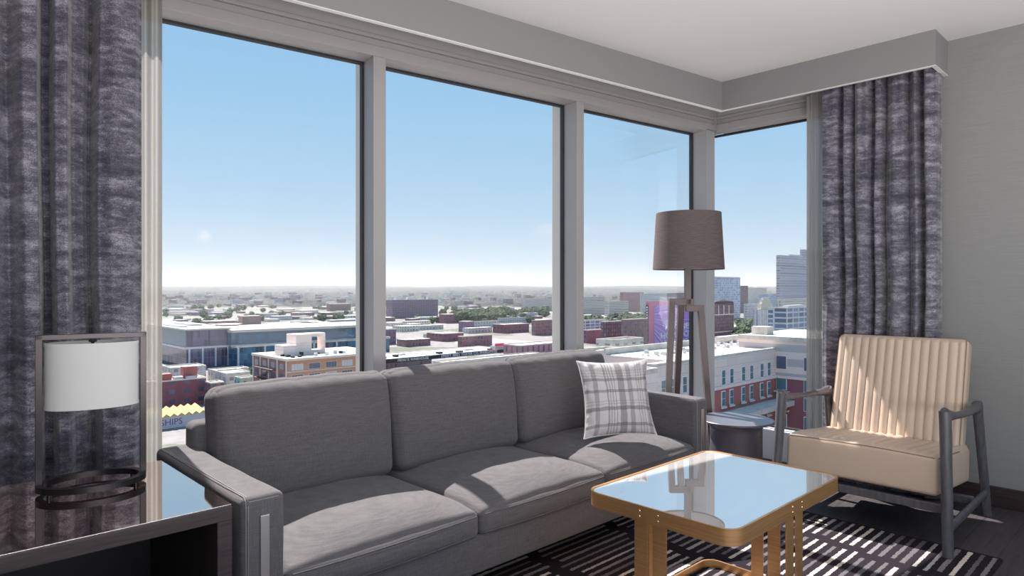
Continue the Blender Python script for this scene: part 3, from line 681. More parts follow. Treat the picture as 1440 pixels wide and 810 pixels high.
#CITY#
# ------------------------------------------------------------------ the city beyond the windows (street level 50 m below)
GZ = -50.0
def ray_dir(px): return FWD + RGT * ((px - 720) / FOC)
def at(px, t, z=0): p = ray_dir(px) * t; return Vector((p.x, p.y, z))
def zat(py, t): return EYE + (HOR - py) * t / FOC
def facade(name, wall, win, roof, pu, fu, pv, fv, rough=.7, win_rough=.25, zoff=0):
    m = mat(name, wall, rough, spec=.3); T = NT(m); s = T.sep(T.co()); ge = T.n.new('ShaderNodeNewGeometry'); nn = T.sep(ge.outputs['Normal'])
    ax_ = T.math('ABSOLUTE', nn[0]); ay = T.math('ABSOLUTE', nn[1]); u = T.math('ADD', T.math('MULTIPLY', s[0], ay), T.math('MULTIPLY', s[1], ax_))
    f1 = T.math('FRACT', T.math('DIVIDE', u, pu)); f2 = T.math('FRACT', T.math('DIVIDE', T.math('ADD', s[2], zoff), pv))
    a = T.math('LESS_THAN', T.math('ABSOLUTE', T.math('SUBTRACT', f1, .5)), fu / 2); c = T.math('LESS_THAN', T.math('ABSOLUTE', T.math('SUBTRACT', f2, .5)), fv / 2)
    on = T.math('MULTIPLY', a, c); w1, wc = T.white(T.comb(T.math('FLOOR', T.math('DIVIDE', u, pu)), T.math('FLOOR', T.math('DIVIDE', s[2], pv)), ax_))
    wcol = T.mix(w1, tuple(v * .6 for v in win), tuple(min(1, v * 1.5) for v in win))
    n_ = T.noise(T.co(scale=(.3, .3, .3)), 1, 5, .6); wl = T.mix(1, wall, T.ramp(n_, ((.3, (.8,) * 3), (.7, (1.15,) * 3))), 'MULTIPLY')
    up_ = T.math('GREATER_THAN', nn[2], .5); rc = T.mix(1, roof, T.ramp(n_, ((.3, (.8,) * 3), (.7, (1.1,) * 3))), 'MULTIPLY')
    T.col(T.mix(up_, T.mix(on, wl, wcol), rc)); wr = T.math('MULTIPLY', on, T.math('SUBTRACT', 1, up_))
    T.k.new(T.math('SUBTRACT', rough, T.math('MULTIPLY', wr, rough - win_rough)), T.b.inputs['Roughness']); return m
WR = (.58, .53, .47)
F_red = facade('red brick facade', (.24, .10, .12), (.10, .11, .16), WR, 6, .4, 4.2, .45)
F_brick = facade('brown brick facade', (.28, .15, .14), (.14, .15, .2), (.62, .58, .56), 3.4, .5, 3.6, .55)
F_dark = facade('dark brick facade', (.15, .085, .10), (.20, .20, .25), (.5, .48, .47), 3.2, .35, 3.5, .55)
F_purple = facade('purple brown facade', (.22, .15, .22), (.13, .10, .17), (.55, .52, .55), 5, .3, 4, .4)
F_white = facade('pale stucco facade', (.58, .53, .51), (.28, .27, .30), WR, 5, .4, 4, .4)
F_cream = facade('cream facade', (.66, .60, .52), (.28, .28, .32), WR, 4, .45, 3.8, .45)
F_grey = facade('grey facade', (.42, .42, .46), (.2, .23, .3), (.6, .6, .6), 4.5, .5, 3.8, .45)
F_park = facade('parking deck facade', (.55, .52, .50), (.20, .20, .22), WR, 400, .995, 3.3, .42)
F_glass = facade('teal curtain wall', (.10, .16, .22), (.06, .15, .24), (.85, .85, .84), 2.6, .86, 4.2, .9, .3, .08)
F_glass2 = facade('mauve curtain wall', (.20, .18, .24), (.13, .12, .18), (.85, .85, .84), 2.2, .8, 6, .92, .3, .1)
F_blue = facade('blue glass tower wall', (.36, .42, .52), (.24, .32, .44), WR, 4, .82, 4, .7, .3, .1)
F_blue2 = facade('apartment glass wall', (.62, .60, .62), (.16, .21, .30), WR, 9, .86, 3.6, .72, .4, .1)
F_strip = facade('banded office tower wall', (.48, .46, .50), (.30, .30, .36), (.5, .5, .5), 500, .998, 3.9, .5)
M_brickred = mat('red brick', (.36, .13, .12), .85)
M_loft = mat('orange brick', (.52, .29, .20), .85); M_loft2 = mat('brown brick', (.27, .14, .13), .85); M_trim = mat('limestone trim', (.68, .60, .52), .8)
M_roofwhite = mat('white membrane roof', (.86, .85, .80), .9); T = NT(M_roofwhite); T.col(T.ramp(T.noise(T.co(scale=(.35, .35, .35)), 1, 6, .7), ((.35, (.44, .40, .35)), (.6, (.62, .58, .53)))))
M_cream = mat('pale panel cladding', (.74, .66, .64), .8); T = NT(M_cream); br = T.n.new('ShaderNodeTexBrick'); T.k.new(T.co(rot=(R(90), 0, 0)), br.inputs['Vector']); br.inputs['Scale'].default_value = 1; br.inputs['Brick Width'].default_value = 3; br.inputs['Row Height'].default_value = 1.2; br.inputs['Mortar Size'].default_value = .03
br.inputs['Color1'].default_value = (.74, .61, .57, 1); br.inputs['Color2'].default_value = (.78, .66, .61, 1); br.inputs['Mortar'].default_value = (.50, .44, .44, 1); T.col(br.outputs[0])
M_win = mat('teal window glass', (.10, .20, .24), .12, spec=.8); M_winblue = mat('deep blue window glass', (.09, .11, .17), .1, spec=.8); M_winwhite = mat('white window frame', (.8, .8, .8), .6)
M_steel = mat('roof equipment metal', (.55, .55, .58), .5); M_black = mat('black sign band', (.03, .03, .04), .7); M_letter = mat('white lettering', (.85, .85, .86), .7)
M_magenta = mat('magenta billboard border', (.62, .16, .30), .6)

# ground and wooded horizon
M_ground = mat('city ground', (.4, .4, .4), .9, spec=.1); T = NT(M_ground); v = T.co(); vo = T.n.new('ShaderNodeTexVoronoi'); vo.inputs['Scale'].default_value = .018; vo.distance = 'MANHATTAN'; T.k.new(v, vo.inputs['Vector'])
lots = T.ramp(T.sep(vo.outputs['Color'])[0], ((0, (.10, .12, .08)), (.25, (.26, .24, .25)), (.5, (.26, .235, .235)), (.68, (.09, .11, .07)), (.90, (.42, .38, .35))), 'CONSTANT')
T.col(T.mix(.45, lots, T.ramp(T.noise(v, .12, 6, .75), ((.35, (.11, .12, .10)), (.65, (.30, .275, .265))))))
b = BM(); g = [b.verts.new(p) for p in ((-6000, -3000, GZ), (14000, -3000, GZ), (14000, 14000, GZ), (-6000, 14000, GZ))]; b.faces.new(g)
tag(obj('city_ground', b, M_ground), kind='structure')
M_wood = mat('wooded hills', (.12, .16, .12), .95, spec=.05); T = NT(M_wood); v = T.co()
T.col(T.mix(T.ramp(T.noise(v, .009, 7, .85), ((.60, (0, 0, 0)), (.66, (.55,) * 3))), T.ramp(T.noise(v, .012, 6, .8), ((.38, (.006, .012, .013)), (.62, (.085, .095, .09)))), (.58, .52, .50)))
b = BM(); rows_ = []
dists = [1900 + 85 * i for i in range(24)] + [4000 + 130 * i for i in range(44)]
for d in dists:
    rr = []
    for i in range(1001):
        px = -520 + 2500 * i / 1000; p = at(px, d)
        f_ = min(1, max(0, (d - 2000) / 6500)); q = Vector((p.x, p.y, 0))
        z = GZ + 4 + 84 * f_ ** 1.25 + 26 * f_ * noise.noise(q * .0007) + 7 * noise.noise(q * .011) + 7 * noise.noise(q * .025) + 7 * noise.noise(q * .06)
        rr.append(b.verts.new((p.x, p.y, z if d > 1950 else GZ - 2)))
    rows_.append(rr)
for A, B in zip(rows_, rows_[1:]):
    for i in range(1000): b.faces.new((A[i], A[i + 1], B[i + 1], B[i]))
tag(obj('wooded_hills', b, M_wood), 'hazy wooded hills along the horizon behind the city', 'trees', kind='stuff')

def foot(pxL, pxC, pxR, t):
    """footprint of a block: nearest corner at pxC, its camera face running right to pxR, its other face left to pxL"""
    P0 = at(pxC, t)
    def ln(ax_, px):
        r = (px - 720) / FOC; a_ = RGT.dot(ax_); f_ = FWD.dot(ax_); l0 = RGT.dot(P0); return (r * t - l0) / (a_ - r * f_)
    return P0, (ln(Vector((1, 0, 0)), pxR) if pxR else None), (ln(Vector((0, 1, 0)), pxL) if pxL else None)
def root_at(name, P, label, cat='building', group=None): return empty(name, (P.x, P.y, GZ), label, cat, group)
def block(b, P, x0, x1, y0, y1, z0, z1): return box(b, P.x + x0, P.x + x1, P.y + y0, P.y + y1, z0, z1)
TAKEN = []
def building(label, pxL, pxC, pxR, pytop, t, m, depth=None, roofbox=(), parapet=1.0, name='building', parts=True):
    P, w, d = foot(pxL, pxC, pxR, t); w = w or 20; d = max(6, d) if pxL is not None else (depth or 20); zt = zat(pytop, t); TAKEN.append((min(pxL or pxC, pxC) - 4, (pxR or pxC) + 4, t - 60, t + max(w, d) + 80))
    r = root_at(name, P, label)
    obj('walls', block(BM(), P, 0, w, 0, d, GZ, zt), m, r)
    b = BM()
    for x0, x1, y0, y1 in ((0, w, 0, .4), (0, w, d - .4, d), (0, .4, .4, d - .4), (w - .4, w, .4, d - .4)): block(b, P, x0, x1, y0, y1, zt, zt + parapet * .6)
    obj('parapet', b, M_trim if m in (F_brick, F_red, F_dark) else M_roofwhite, r)
    for fx0, fx1, fy0, fy1, h_, mm in roofbox: obj('rooftop_unit', block(BM(), P, w * fx0, w * fx1, d * fy0, d * fy1, zt, zt + h_), mm, r)
    return r, P, w, d, zt

# --- seen through the left pane
r, P, w, d, zt = building('low red brick building with white-roofed rooftop blocks at the lower left', 178, 188, 290, 541, 276, F_red, depth=30, roofbox=((.35, .52, .1, .5, 3.2, M_brickred), (.70, .90, .25, .6, 5.5, M_brickred), (.55, .68, .1, .3, 1.6, M_steel), (.72, .86, .03, .2, 1.5, M_steel)))
r, P, w, d, zt = building('glass-walled two-storey pavilion with a white roof at the left', 190, 262, 323, 465, 426, F_glass2, roofbox=((.1, .3, .2, .5, 2, M_steel), (.5, .8, .3, .6, 2.4, M_steel)))
zm = zat(490, 426); obj('floor_slab', block(BM(), P, -1.2, w + .5, -1.2, d, zm - .5, zm + .7), M_frame2, r)
obj('roof_slab', block(BM(), P, -1, w + 1, -1, d + 1, zt + .01, zt + 1), M_roofwhite, r); obj('left_glazing', block(BM(), P, -.15, -.02, 1, d - 1, zm + 1, zt - .3), F_glass, r)
for i in range(4): obj('column', block(BM(), P, w * (.04 + .3 * i), w * (.04 + .3 * i) + 1, -1.1, -.2, GZ, zm - .5), M_frame2, r)
r, P, w, d, zt = building('long blue glass hall with stepped white roofs behind the brick loft', None, 325, 540, 468, 440, F_glass, depth=50)
zm = zat(485, 440); obj('lower_roof', block(BM(), P, 0, w, -9, -.02, zm - 1.5, zm), M_roofwhite, r); obj('roof_slab', block(BM(), P, -.5, w, -2.5, d, zt + .01, zt + 1.8), M_roofwhite, r)
obj('lower_hall', block(BM(), P, 1, w, -8, -.03, GZ, zm - 1.5), F_glass, r)
for i in range(6): obj('column', block(BM(), P, w * .15 * i + 1, w * .15 * i + 2, -9, -8.1, GZ, zm - 1.5), M_frame2, r)
# the brick loft with real window bays
T0 = 245; P, w, d = foot(357, 404.6, 540, T0); zt = zat(508, T0); TAKEN.append((350, 545, 200, 330))
r = root_at('brick_loft', P, 'orange brick loft building with rows of windows and a pale rooftop tower')
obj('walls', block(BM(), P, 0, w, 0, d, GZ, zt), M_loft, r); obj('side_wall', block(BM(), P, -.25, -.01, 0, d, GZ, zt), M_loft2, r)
obj('cornice', block(BM(), P, -.8, w + .5, -.8, d + .5, zt, zt + .9), M_trim, r); obj('roof', block(BM(), P, .2, w - .2, .2, d - .2, zt + .9, zt + .95), M_roofwhite, r)
nb = 6; bw = w / nb
for i in range(nb):
    for k in range(3):
        z1 = zt - 1.3 - 4.0 * k; wd_ = bw * .68; x0 = i * bw + bw * .2
        f_ = obj('window', block(BM(), P, x0, x0 + wd_, -.14, -.01, z1 - 2.4, z1), M_trim, r); bb = BM()
        for q in range(4): block(bb, P, x0 + .15 + q * (wd_ - .2) / 4, x0 + .05 + (q + 1) * (wd_ - .2) / 4, -.22, -.15, z1 - 2.25, z1 - .15)
        obj('panes', bb, M_winblue if (i + k) % 3 else M_steel, f_)
for k in range(3): obj('band', block(BM(), P, -.3, w, -.3, -.01, zt - 4.35 - 4 * k, zt - 4.0 - 4 * k), M_trim, r)
for i in range(5):
    obj('pilaster', block(BM(), P, -.6, -.26, d * i / 4 - (.6 if i == 4 else 0), d * i / 4 + .6 - (.6 if i == 4 else 0), GZ, zt), M_trim, r)
    for k in range(2):
        if i < 4: obj('side_window', block(BM(), P, -.32, -.26, d * (i + .35) / 4, d * (i + .8) / 4, zt - 3.6 - 4 * k, zt - 1.2 - 4 * k), M_winblue, r)
obj('rooftop_tower', block(BM(), P, w * .20, w * .36, d * .35, d * .62, zt + .95, zt + 9.0), M_cream, r); obj('rooftop_block', block(BM(), P, w * .06, w * .20, d * .30, d * .55, zt + .95, zt + 5.0), M_cream, r)
b = BM(); block(b, P, w * .36, w * .54, d * .45, d * .62, zt + 7.6, zt + 9.0); block(b, P, w * .36, w * .54, d * .45, d * .62, zt + .95, zt + 2.2); block(b, P, w * .52, w * .54, d * .45, d * .62, zt + 2.2, zt + 7.6); obj('tower_frame', b, M_cream, r)
for i in range(14):
    a, c = random.random() * .9, random.random() * .3; obj('roof_vent', block(BM(), P, w * a, w * a + 1.2, d * c + 1, d * c + 2.2, zt + .95, zt + 1.4 + random.random()), M_black if i % 3 else M_steel, r)
bb = BM()
for k in range(3):
    z = zt - 4.2 * k - 4; block(bb, P, -2.2, -.62, d * .3, d * .85, z - .1, z + .1)
    for q in range(2): bar(bb, (P.x - 2.1 + q * 1.4, P.y + d * .35, z), (P.x - 2.1 + q * 1.4, P.y + d * .75, z - 4.1), .15, .15)
obj('fire_escape', bb, M_black, r)
# yellow roofed shed with painted wall
T0 = 234; P, w, d = foot(None, 195, 290, T0); d = 9; zt = zat(591, T0); TAKEN.append((180, 295, 200, 260))
r = root_at('market_shed', P, 'low shed with a ribbed yellow roof and a painted pale wall at the lower left', 'shed')
obj('walls', block(BM(), P, 0, w, 0, d, GZ, zt), mat('painted pale wall', (.52, .52, .58), .8), r)
b = BM(); nr = 9
for i in range(nr):
    x0, x1 = P.x + w * i / nr, P.x + w * (i + 1) / nr; vs = [b.verts.new(q) for q in ((x0, P.y - .6, zt), (x1, P.y - .6, zt), ((x0 + x1) / 2, P.y - .6, zt + 1.0), (x0, P.y + d, zt + 1.6), (x1, P.y + d, zt + 1.6), ((x0 + x1) / 2, P.y + d, zt + 2.6))]
    for f_ in ((0, 1, 2), (5, 4, 3), (0, 2, 5, 3), (2, 1, 4, 5), (1, 0, 3, 4)): b.faces.new([vs[q] for q in f_])
obj('ribbed_roof', b, mat('yellow sheet roof', (.50, .38, .14), .6), r)
text_part('painted_lettering', 'SHIPS', 3.2, (at(254, T0).x, P.y - .06, (GZ + zt) / 2), R(90), 0, mat('dark blue paint', (.10, .12, .25), .7), r, .03)
# low buildings between
for lab, pL, pC, pR, py, t, m in (
    ('small white-roofed shed beside the brick loft', 300, 318, 352, 527, 300, F_white), ('small teal-roofed house left of the brick loft', 330, 338, 360, 533, 285, facade('teal shed', (.25, .38, .38), (.1, .1, .12), (.45, .62, .6), 4, .3, 3, .4)),
    ('little brown brick house with a pale roof left of the loft', 288, 296, 315, 540, 290, F_brick), ('flat white workshop behind the red brick building', 228, 240, 290, 519, 330, F_white), ('pale long shed below the glass pavilion', 292, 300, 350, 522, 350, F_cream)):
    building(lab, pL, pC, pR, py, t, m, depth=12)
# --- seen through the middle pane
building('large purple-brown block building in the hazy distance', 543, 552, 616, 422, 1150, F_purple, roofbox=((.1, .2, .2, .5, 4, M_steel), (.35, .48, .2, .5, 4, M_steel), (.8, .86, .2, .5, 5, M_steel)))
building('narrow purple brick building at the left edge of the middle pane', 520, 525, 557, 465, 600, F_purple, depth=25)
def signed(label, text, pL, pC, pR, py, t, m, px_text, size, extra=()):
    r, P, w, d, zt = building(label, pL, pC, pR, py, t, m, depth=36, roofbox=extra); hb = 2.6
    obj('sign_band', block(BM(), P, 0, w, -.35, -.02, zt - hb + .3, zt + .3), M_black, r)
    p = foot(None, pC, px_text, t); text_part('sign_lettering', text, size, (P.x + p[1], P.y - .42, zt - hb / 2 + .25), R(90), 0, M_letter, r, .04); return r
signed('brick warehouse with a white-lettered black band reading private warehouse', 'PRIVATE WAREHOUSE', None, 528, 607, 507.5, 417, F_brick, 581, 2.5, ((.2, .3, .2, .3, 1.5, M_steel), (.5, .56, .3, .4, 1.5, M_black), (.7, .8, .5, .6, 1.2, M_steel)))
signed('long brick warehouse with a white-lettered band below its cluttered roof', 'EMERY, BIRD, THAYER CO.-WAREHOUSE', None, 600, 714, 501, 480, F_brick, 661, 3.1, ((.2, .25, .2, .3, 1.5, M_black), (.4, .46, .1, .2, 1.5, M_black), (.6, .7, .4, .5, 1.2, M_steel), (.8, .83, .1, .2, 1.2, M_black)))
building('broad pale flat roof just beyond the sofa back', 608, 622, 762, 511, 350, F_cream)
r, P, w, d, zt = building('mauve-roofed brick building with arched windows beside the second mullion', 708, 731, 800, 487, 507, facade('rose brick facade', (.42, .24, .27), (.2, .13, .16), (.62, .50, .52), 6, .3, 8, .6))
building('square red brick tower near the second mullion', 750, 753, 800, 451, 725, F_brick, depth=25)
building('low red building with a white flat roof in the middle distance', 693, 708, 744, 457, 760, F_red, depth=30)
building('pink and red brick block in the middle distance', 600, 622, 652, 470, 640, F_red, depth=30); building('small white office in the middle distance', 596, 600, 621, 471, 660, F_white, depth=25)
r, P, w, d, zt = building('brown gabled hall behind the lettered warehouse', 645, 650, 692, 474, 560, F_brick, depth=22)
r, P, w, d, zt = building('small building carrying a red rooftop sign', 690, 696, 714, 488, 530, F_grey, depth=14); obj('rooftop_sign', block(BM(), P, 0, w * .7, -.3, 0, zt + .6, zt + 2.6), mat('red sign', (.75, .06, .12), .5), r)
building('long cream industrial building in the distance', 628, 632, 700, 447, 1050, F_cream, depth=60); building('long white shed with a low roof in the distance', 652, 655, 700, 453, 860, F_white, depth=40)
building('white parking deck on the rise near the second mullion', 733, 737, 790, 421, 1500, F_park, depth=70); building('long blue-grey building behind the red tower', 700, 704, 745, 448, 930, F_grey, depth=40)
# --- seen through the right-hand pane
building('terraced pale parking building at the left of the right-hand pane', 800, 806, 850, 418, 1300, F_park, depth=60); building('pale stepped parking building beside the brown tower block', 850, 856, 884, 424, 1250, F_park, depth=60)
building('long pink-brown block on the rise', 872, 876, 905, 411, 1500, F_brick, depth=60); building('grey-blue office blocks on the rise behind the billboard', 900, 905, 940, 413, 1450, F_grey, depth=60)
building('brown mid-rise seen above the billboard', 938, 942, 985, 412, 1200, F_dark, depth=50); building('white balconied apartment block', 812, 816, 852, 451, 760, F_blue2, depth=40)
building('red brick building with a pale cornice', 820, 826, 852, 465, 620, F_red, depth=26); building('dark brick warehouse block with small windows', 850, 853, 882, 453, 560, F_dark, depth=30); building('wide brown brick warehouse beside the billboard', 878, 882, 911, 450, 540, F_brick, depth=40)
building('low white garage in front of the brown warehouses', 846, 850, 905, 485, 420, F_white, depth=20)
# billboard building
T0 = 590; P, w, d = foot(908.5, 912, 1000, T0); zt = zat(424, T0); TAKEN.append((900, 1010, 500, 760))
r = root_at('billboard_building', P, 'tall building wall covered by a magenta and violet billboard behind the floor lamp')
obj('walls', block(BM(), P, 0, w, 0, d, GZ, zt), M_magenta, r); obj('side_banner', block(BM(), P, -.4, -.02, 0, d, GZ + 4, zt - 3), M_black, r)
M_bb = mat('violet light-streak print', (.4, .2, .6), .6); T = NT(M_bb); s = T.sep(T.co()); dx = T.math('DIVIDE', T.math('ADD', s[0], 12.0), 1.0); dz = T.math('SUBTRACT', s[2], 27.0)
ang = T.math('ARCTAN2', dz, dx); st_ = T.noise(T.comb(T.math('MULTIPLY', ang, 14), 0, 0), 1.3, 4, .7)
T.col(T.mix(T.ramp(s[2], ((0, (0, 0, 0)), (1, (1, 1, 1)))), (.4, .2, .6), T.ramp(st_, ((.35, (.16, .08, .40)), (.5, (.42, .20, .66)), (.62, (.72, .50, .86)), (.72, (.88, .72, .94))))))
zb0 = zat(487, T0); obj('print', block(BM(), P, w * .08, w * .97, -.3, -.02, zb0, zt - 4), M_bb, r)
def on_plane(px, y): q = ray_dir(px); return q.x / q.y * y
for txt, pa, pb, pyc in (("KC'S NEW", 935.5, 977.5, 459), ('HOMETOWN', 929, 983, 470.5), ('NETWORK', 934, 979, 481)):
    xa, xb = on_plane(pa, P.y), on_plane(pb, P.y); tt = FWD.dot(Vector(((xa + xb) / 2, P.y, 0)))
    fit_width(text_part('billboard_lettering', txt, 8.2, ((xa + xb) / 2, P.y - .4, zat(pyc, tt)), R(90), 0, M_letter, r, .05), xa, xb)
bb = BM(); 
for i in range(15): block(bb, P, -.5, -.42, d * .25, d * .75, zt - 6 - i * 2.3, zt - 4.6 - i * 2.3)
obj('banner_lettering', bb, M_letter, r)
# --- seen through the corner pane
r, P, w, d, zt = building('dark brick building with an arched crown beside the corner post', 1000, 1003, 1032, 427, 690, F_dark, depth=30)
b = BM(); pts = [(P.x + w * (.5 + .5 * math.cos(PI * k / 10)), zt + 3.2 * math.sin(PI * k / 10)) for k in range(11)]
A = [b.verts.new((x, P.y, z)) for x, z in pts]; B = [b.verts.new((x, P.y + 1, z)) for x, z in pts]; b.faces.new(A); b.faces.new(B[::-1])
for k in range(10): b.faces.new((A[k], A[k + 1], B[k + 1], B[k]))
b.faces.new((A[10], A[0], B[0], B[10])); obj('arched_crown', b, mat('dark brick crown', (.15, .085, .10), .8), r)
for q in (.25, .5, .75): obj('pale_ornament', block(BM(), P, w * q - .7, w * q + .7, -.3, -.02, zt - 12, zt - 2), M_trim, r)
obj('pale_band', block(BM(), P, 0, w, -.25, -.02, zt - 12.5, zt - 11.5), M_trim, r); obj('pale_band', block(BM(), P, 0, w, -.25, -.02, zt - 31, zt - 30), M_trim, r)
building('blue glass office tower seen right of the lamp shade', 985, 992, 1041, 389, 1100, F_blue, depth=40)
r, P, w, d, zt = building('tall grey banded office tower at the right', 1093, 1097, 1150, 359, 1000, F_strip, depth=40, roofbox=((.25, .55, .2, .5, 3, M_strip if False else M_steel),))
building('slim darker tower behind the grey banded tower', 1128, 1130, 1160, 351, 1080, F_grey, depth=30)
r, P, w, d, zt = building('white art deco tower with a stepped top', 1065, 1067, 1092, 436, 650, facade('ribbed stone', (.78, .74, .72), (.40, .37, .38), WR, 3.6, .35, 200, .97), depth=18)
for i, (a, h_) in enumerate(((.18, 6), (.26, 10), (.34, 12))): obj('stepped_top', block(BM(), P, w * a, w * (1 - a), d * a, d * (1 - a), zt + (0 if i == 0 else (6, 10)[i - 1]), zt + h_), M_trim, r)
building('white and blue glass apartment block at the right', 1087, 1107, 1160, 434, 430, F_blue2, roofbox=((.1, .5, .2, .6, 2, M_steel),)); building('slim blue glass block beside the art deco tower', 1088, 1091, 1106, 434, 500, F_blue2, depth=15)
building('wide pale office block below the grey tower', 1096, 1099, 1160, 421, 800, F_cream, depth=40); building('pink-roofed low-rise on the hill', 1042, 1046, 1078, 405, 1900, F_cream, depth=60); building('round blue-glazed hall in the trees', 1068, 1070, 1093, 414, 1500, F_blue, depth=50)
building('small brown block left of the tree belt', 1040, 1041, 1052, 402, 1400, F_dark, depth=30); building('long grey low-rise among trees', 1048, 1051, 1068, 428, 1000, F_grey, depth=30)

# the hotel-like block right below: pale upper floors, brick below, L-shaped round a corner
HX0, HX1, HY = 73.0, 109.0, 49.3; HZ = -9.0; ZB = -13.5
hr = empty('apartment_block', (HX1, HY, GZ), 'white-roofed block with pale upper storeys over red brick just below the corner window', 'building'); TAKEN.append((840, 1150, 60, 260))
def hb(name, x0, x1, y0, y1, z0, z1, m, par=hr): return obj(name, box(BM(), x0, x1, y0, y1, z0, z1), m, par)
HM, HD = 81.0, 64.0
hb('pale_storey', HM, HX1, HY, HD, ZB, HZ, M_cream); hb('brick_storeys', HM, HX1, HY, HD, GZ, ZB, M_brickred); hb('pale_storey', HX0, HM, HY, 52.5, ZB, HZ, M_cream); hb('brick_storeys', HX0, HM, HY, 52.5, GZ, ZB, M_brickred); hb('string_course', HX0 - .2, HX1, HY - .25, HY - .01, ZB - .2, ZB + .25, M_cream)
hb('roof', HM, HX1, HY + .4, HD, HZ, HZ + .05, M_roofwhite); hb('roof', HX0 + .4, HM, HY + .4, 52.1, HZ, HZ + .05, M_roofwhite); hb('parapet', HX0, HX1 + .0, HY, HY + .4, HZ, HZ + .4, M_roofwhite); hb('parapet', HX0, HX0 + .4, HY + .4, 52.5, HZ, HZ + .4, M_roofwhite); hb('parapet', HM, HX1, HD - .4, HD, HZ + .05, HZ + 1.0, M_roofwhite)
hb('wing_pale_storey', HX1, HX1 + 22, 22, 56, ZB, HZ + 1.6, M_cream); hb('wing_brick_storeys', HX1, HX1 + 22, 22, 56, GZ, ZB, mat('plum brick', (.27, .10, .13), .85)); hb('wing_roof', HX1 - .3, HX1 + 22, 21.7, 56, HZ + 1.6, HZ + 2.3, M_roofwhite); hb('wing_string_course', HX1 - .25, HX1 - .01, 22, HY - .3, ZB - .2, ZB + .25, M_cream)
def win_y(xc, zt_, w_=.95, h_=2.2, m=M_win):
    f_ = hb('window', xc - w_ / 2 - .1, xc + w_ / 2 + .1, HY - .12, HY - .01, zt_ - h_ - .1, zt_ + .1, M_winwhite)
    bb = BM()
    for i in range(2):
        for k in range(2): box(bb, xc - w_ / 2 + i * w_ / 2 + .03, xc + i * w_ / 2 - .03, HY - .17, HY - .12, zt_ - h_ + k * h_ / 2 + .04, zt_ - h_ / 2 + k * h_ / 2 - .04)
    obj('panes', bb, m, f_); hb('sill', xc - w_ / 2 - .3, xc + w_ / 2 + .3, HY - .3, HY - .12, zt_ - h_ - .35, zt_ - h_ - .1, M_cream, f_)
def px_on_y(px): r_ = ray_dir(px); return r_.x / r_.y * HY
for row, z in enumerate((-10.9, -14.1, -17.3, -20.5)):
    for pa in (932, 944, 962, 973, 1016.5, 1028, 1044.5, 1056, 1070.5, 1080.5): win_y(px_on_y(pa), z)
hb('lower_roof_ledge', 90, HX1 - .05, HY - 3.2, HY - .02, -18.0, -17.2, M_roofwhite)
for k in range(5):
    z = -9.9 - 3.15 * k + (.0 if k == 0 else -.3)
    for ya, yb in ((47.5, 49.1), (42.9, 44.5), (38.6, 40.2), (34.0, 35.6)):
        f_ = hb('window', HX1 - .12, HX1 - .01, ya - .1, yb + .1, z - 2.3, z, M_winwhite); hb('panes', HX1 - .17, HX1 - .12, ya, yb, z - 2.2, z - .1, M_winblue if k == 0 else M_win, f_)
    if k in (1, 2, 3): hb('balcony', HX1 - 1.1, HX1 - .2, 46.9, 49.2, z - 2.6, z - 2.4, M_cream)
hb('stair_penthouse', 111, 113.6, 51.8, 54.6, HZ + 2.3, HZ + 3.7, M_roofwhite); hb('rear_storeys', HX1, 124, 56.0, HD, GZ, HZ, M_cream); hb('rear_roof', HX1, 124, 56.0, HD, HZ, HZ + .05, M_roofwhite)
for i in range(60):
    x, y = random.uniform(83, 118), random.uniform(56.5, 61); s_ = random.uniform(.2, .55); hb('roof_vent', x, x + s_, y, y + s_, HZ + .05, HZ + .05 + s_, M_steel)
o = obj('roof_duct', tube(BM(), [(112, 62, HZ + .75), (121, 62, HZ + .75)], .7, 14), M_roofwhite, hr, smooth=True)
# lower pale wing and rooftops to its left
r, P, w, d, zt = building('pale wing with a violet wall and cream roofs left of the apartment block', 838, 905, 925, 527, 80, M_cream, depth=12); 
building('cream flat roof with a parapet wall behind the plaid pillow', 838, 862, 905, 484, 185, F_cream, depth=22, parapet=2); building('white roof deck with vents behind the floor lamp legs', 893, 912, 975, 497, 150, F_white, parapet=.8)
building('long white roof edge behind the back cushion', 800, 826, 880, 498, 150, F_white, depth=18)

